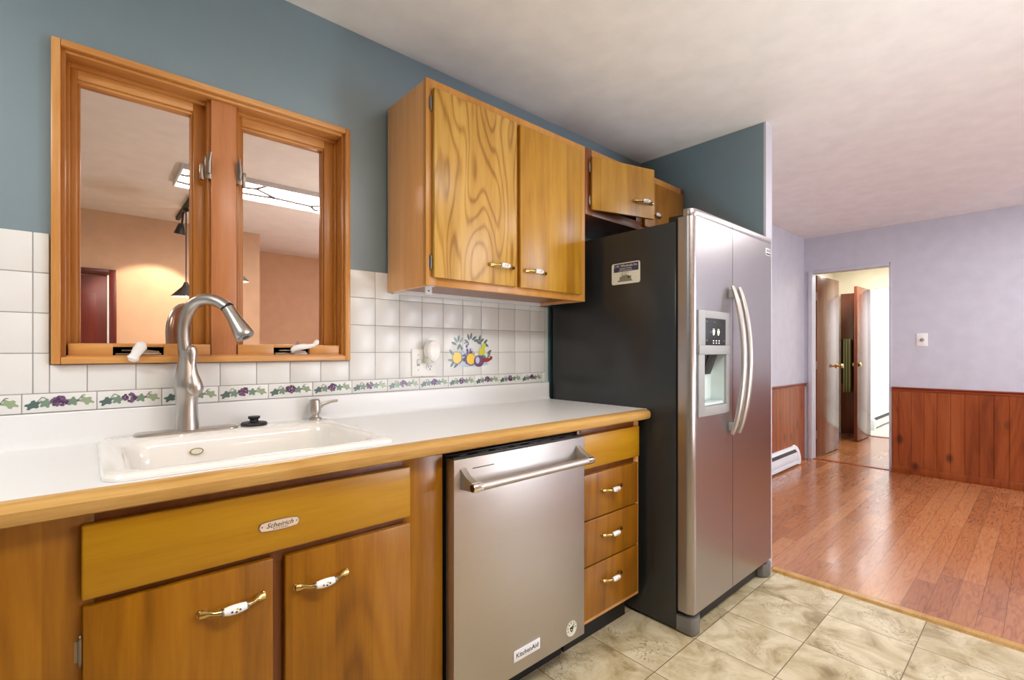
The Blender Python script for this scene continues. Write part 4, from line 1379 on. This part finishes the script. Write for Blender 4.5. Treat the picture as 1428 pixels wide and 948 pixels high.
# ------------------------------------------------------------ heaters
bh = thing('baseboard_heater', 'white electric baseboard heater against the wainscot beyond the refrigerator', 'heater', (5.2, -0.04, 0))
m = MB()
hp = [(-0.0175, 0.02), (-0.076, 0.02), (-0.076, 0.045), (-0.058, 0.05), (-0.072, 0.06), (-0.076, 0.075), (-0.064, 0.135), (-0.046, 0.150), (-0.05, 0.168), (-0.036, 0.185), (-0.0175, 0.19)]
m.prism(hp, 'x', 4.35, 5.50, 'white_metal')
m.build('cover', bh)
for x0, x1 in ((4.33, 4.42), (5.47, 5.535)):
    MB().prism([(-0.0172, 0.012), (-0.079, 0.012), (-0.082, 0.04), (-0.079, 0.085), (-0.066, 0.145), (-0.045, 0.182), (-0.0172, 0.196)], 'x', x0, x1, 'white_metal', 0.003).build('end_cap', bh)
m = MB().hexa([(4.44, -0.0655, 0.137), (5.46, -0.0655, 0.137), (5.46, -0.0475, 0.152), (4.44, -0.0475, 0.152), (4.44, -0.067, 0.140), (5.46, -0.067, 0.140), (5.46, -0.0495, 0.164), (4.44, -0.0495, 0.164)], 'ink')
m.build('grille', bh)
h2 = thing('wall_heater', 'white baseboard heater in the bright room past the hall', 'heater', (9.3, -0.04, 0))
MB().prism([(-0.001, 0.02), (-0.06, 0.02), (-0.065, 0.05), (-0.06, 0.13), (-0.03, 0.16), (-0.001, 0.17)], 'x', 8.85, 10.2, 'white_metal').build('cover', h2)
MB().prism([(-0.001, 0.0), (-0.07, 0.0), (-0.075, 0.05), (-0.068, 0.14), (-0.03, 0.17), (-0.001, 0.18)], 'x', 8.72, 8.85, 'white_metal', 0.003).build('end_cap', h2)
MB().hexa([(8.9, -0.062, 0.131), (10.15, -0.062, 0.131), (10.15, -0.034, 0.159), (8.9, -0.034, 0.159), (8.9, -0.064, 0.135), (10.15, -0.064, 0.135), (10.15, -0.036, 0.163), (8.9, -0.036, 0.163)], 'ink').build('grille', h2)


# ------------------------------------------------------------ doors
def knob(parent, p, d, mat='brass'):
    MB().lathe([(0.028, 0), (0.028, 0.004), (0.012, 0.010), (0.010, 0.030), (0.022, 0.040), (0.027, 0.052), (0.022, 0.064), (0.0, 0.067)], mat, p, d, 20).build('door_knob', parent)


def slab(name, p0, p1, th, z1, label, mat, knobs, hinges=None):
    m = MB().obox(p0, p1, th, 0.012, z1, mat, 0.002)
    o = m.build(name, origin=(p0[0], p0[1], 0.012))
    tag(o, label, 'door', kind='structure')
    a, b_ = Vector(p0), Vector(p1)
    dr = (b_ - a).normalized()
    nn = Vector((-dr.y, dr.x))
    if knobs:
        pos = b_ - dr * 0.065
        knob(o, (pos.x, pos.y, 1.0), (-nn.x, -nn.y, 0))
        q = pos + nn * th
        knob(o, (q.x, q.y, 1.0), (nn.x, nn.y, 0))
    if hinges:
        for z in (0.25, 1.02, 1.78):
            MB().tube([(a.x - 0.006, a.y + 0.012, z - 0.045), (a.x - 0.006, a.y + 0.012, z + 0.045)], 0.008, 'old_metal', 10).box(a.x - 0.004, a.x - 0.0005, a.y, a.y + 0.03, z - 0.045, z + 0.045, 'old_metal').build('door_hinge', o)
    return o


slab('door_1', (6.02, -0.088), (6.715, -0.122), 0.036, 2.015, 'dark mahogany slab door swung open into the hall', 'mahogany', True, True)
slab('door_2', (8.045, -0.128), (7.43, -0.108), 0.0, 2.02, 'x', 'mahogany', False) if False else None
slab('door_2', (8.03, -0.168), (7.42, -0.150), -0.036, 2.015, 'mahogany door standing open at the end of the hall', 'mahogany', True, False)
d4 = MB().box(8.0, 8.03, -0.09, 0.172, 0.012, 1.985, 'mahogany', 0.002).build('door_3', origin=(8.0, 0.04, 0.012))
tag(d4, 'dark closed door at the end of the hall carrying a towel bar', 'door', kind='structure')
tbm = MB().tube([(7.955, -0.06, 1.325), (7.955, 0.165, 1.325)], 0.008, 'ink', 10)
for y in (-0.05, 0.158):
    tbm.tube([(8.0, y, 1.325), (7.955, y, 1.325)], 0.007, 'ink', 8)
tag(tbm.build('towel_bar', origin=(7.98, 0.05, 1.325)), 'black towel bar mounted on the dark hall door', 'towel bar')


def towel(name, y0, y1, zb, zt, xoff, mat, label, n_=18):
    m = MB()
    k = m.mi(mat)
    cols = []
    for i in range(n_ + 1):
        y = y0 + (y1 - y0) * i / n_
        w_ = 0.006 * math.sin(i * 1.25)
        col_ = [(7.955 - 0.011 - xoff + w_ * (0.3 + 0.7 * j / 8), y, zt - (zt - zb) * j / 8) for j in range(9)]
        back = [(7.955 + 0.011 + xoff + 0.4 * w_, y, zt - 0.45 * (zt - zb) * j / 4) for j in range(5)][::-1]
        top = [(7.955 + (0.011 + xoff) * math.cos(a), y, zt + (0.010 + xoff) * math.sin(a)) for a in (0.8, 1.57, 2.4)]
        cols.append([m.bm.verts.new(p) for p in back + top + col_])
    for a, c in zip(cols, cols[1:]):
        for j in range(len(a) - 1):
            m.bm.faces.new((a[j], c[j], c[j + 1], a[j + 1])).material_index = k
    o = m.build(name, origin=(7.955, (y0 + y1) / 2, zb), recalc=False)
    md = o.modifiers.new('thick', 'SOLIDIFY')
    md.thickness = 0.004
    return tag(o, label, 'towel')


towel('towel', 0.035, 0.125, 0.60, 1.326, 0.010, 'towel', 'green striped towel hanging from the bar in the hall')
towel('towel', 0.129, 0.150, 0.72, 1.326, 0.006, 'dark_towel', 'narrow dark towel hanging left of the green striped towel', 6)

# ------------------------------------------------------------ things behind the photographer, mirrored in the window
d5 = MB().box(-0.62, 0.13, -3.598, -3.57, 0.0, 1.83, 'red_door', 0.002).build('door_4', origin=(-0.3, -3.59, 0))
tag(d5, 'dark red panelled door on the beige wall, mirrored in the window', 'door', kind='structure')
m = MB()
for x0, x1, z0, z1 in ((-0.55, -0.28, 0.95, 1.68), (-0.21, 0.06, 0.95, 1.68), (-0.55, -0.28, 0.2, 0.8), (-0.21, 0.06, 0.2, 0.8)):
    m.box(x0, x1, -3.57, -3.562, z0, z1, 'red_door', 0.006, 2)
m.build('door_panel', d5)
m = MB().box(0.13, 0.145, -3.599, -3.565, 0, 1.845, 'white_wall', 0.002).box(0.145, 0.195, -3.599, -3.56, 0, 1.895, 'red_door', 0.004).box(-0.62, 0.145, -3.599, -3.56, 1.845, 1.895, 'red_door', 0.004).box(-0.69, -0.62, -3.599, -3.56, 0, 1.895, 'red_door', 0.004)
struct(m, 'trim_8', 'dark red door casing mirrored in the window', 'door frame')

pl = thing('ceiling_light', 'flat white ceiling light panel with dark leaded lines, mirrored in the window', 'ceiling light', (1.08, -2.08, CEIL))
px0, px1, py0, py1 = 0.475, 1.69, -2.29, -1.86
MB().box(px0, px1, py0, py1, CEIL - 0.03, CEIL - 0.012, 'panel_glow').build('diffuser', pl)
m = MB()
for x0, x1, y0, y1 in ((px0 - 0.012, px0, py0 - 0.012, py1 + 0.012), (px1, px1 + 0.012, py0 - 0.012, py1 + 0.012), (px0, px1, py0 - 0.012, py0), (px0, px1, py1, py1 + 0.012)):
    m.box(x0, x1, y0, y1, CEIL - 0.036, CEIL - 0.0005, 'white_wall', 0.002)
m.build('frame', pl)
m = MB()
ln = [((0.475, -1.99), (0.62, -1.95)), ((0.62, -1.95), (0.80, -2.0)), ((0.62, -1.95), (0.66, -1.86)), ((0.80, -2.0), (0.93, -1.96)), ((0.93, -1.96), (0.97, -1.86)), ((0.80, -2.0), (0.83, -2.14)), ((0.83, -2.14), (0.70, -2.21)), ((0.93, -1.96), (1.10, -2.10)), ((0.83, -2.14), (1.10, -2.10)),
      ((1.10, -2.10), (1.38, -2.13)), ((1.38, -2.13), (1.46, -2.05)), ((1.38, -2.13), (1.44, -2.22)), ((1.46, -2.05), (1.69, -2.02)), ((1.44, -2.22), (1.69, -2.2)), ((0.70, -2.21), (0.68, -2.29)), ((0.70, -2.21), (0.475, -2.16))]
for a, c in ln:
    m.tube([(a[0], a[1], CEIL - 0.032), (c[0], c[1], CEIL - 0.032)], 0.012, 'ink', 6)
m.build('leading', pl)

tk = thing('track_light', 'dark track with a spotlight on the kitchen ceiling, mirrored in the window', 'track light', (0.62, -3.0, CEIL))
MB().box(0.607, 0.637, -3.40, -2.55, CEIL - 0.03, CEIL - 0.0005, 'ink', 0.002).build('track', tk)
m = MB().tube([(0.622, -3.06, CEIL - 0.03), (0.612, -3.06, 2.27)], 0.008, 'ink', 8)
m.lathe([(0.018, 0.0), (0.028, 0.03), (0.04, 0.075), (0.045, 0.09)], 'dark_plastic', (0.608, -3.06, 2.28), (-0.1, -0.25, -1), 20, False)
m.build('spot_head', tk)
MB().lathe([(0.0, 0.07), (0.038, 0.072), (0.036, 0.078), (0.0, 0.082)], 'bulb', (0.608, -3.06, 2.28), (-0.1, -0.25, -1), 18).build('bulb', tk)
d = bpy.data.lights.new('spot_lamp', 'SPOT')
d.energy, d.spot_size, d.spot_blend, d.color, d.shadow_soft_size = 36, math.radians(75), 0.25, (1, 0.86, 0.66), 0.03
o = bpy.data.objects.new('spot_lamp', d)
o.location = (0.60, -3.10, 2.17)
o.rotation_euler = (Vector((0.40, -3.6, 1.35)) - Vector(o.location)).to_track_quat('-Z', 'Y').to_euler()
COL.objects.link(o)


def pendant(x, y, zb, label, top=CEIL):
    t = thing('pendant_lamp', label, 'pendant lamp', (x, y, CEIL), 'pendant lamps mirrored in the window')
    MB().lathe([(0.02, top - 0.025), (0.022, top - 0.0005)], 'ink', (x, y, 0), seg=20).build('canopy', t)
    MB().tube([(x, y, top - 0.02), (x, y, zb + 0.12)], 0.0045, 'ink', 8).build('cord', t)
    MB().lathe([(0.014, zb + 0.125), (0.022, zb + 0.10), (0.03, zb + 0.085), (0.105, zb + 0.006), (0.108, zb)], 'ink', (x, y, 0), seg=32, cap=False).lathe([(0.106, zb + 0.0005), (0.028, zb + 0.083)], 'white_metal', (x, y, 0), seg=32, cap=False).build('lamp_shade', t)
    MB().lathe([(0.0, zb + 0.008), (0.025, zb + 0.015), (0.032, zb + 0.035), (0.02, zb + 0.07), (0.012, zb + 0.085)], 'bulb', (x, y, 0), seg=18).build('bulb', t)


pendant(0.622, -2.9, 1.632, 'dark cone pendant lamp mirrored in the left window pane', CEIL - 0.03)
pendant(0.878, -2.4, 1.735, 'dark cone pendant lamp mirrored in the right window pane')
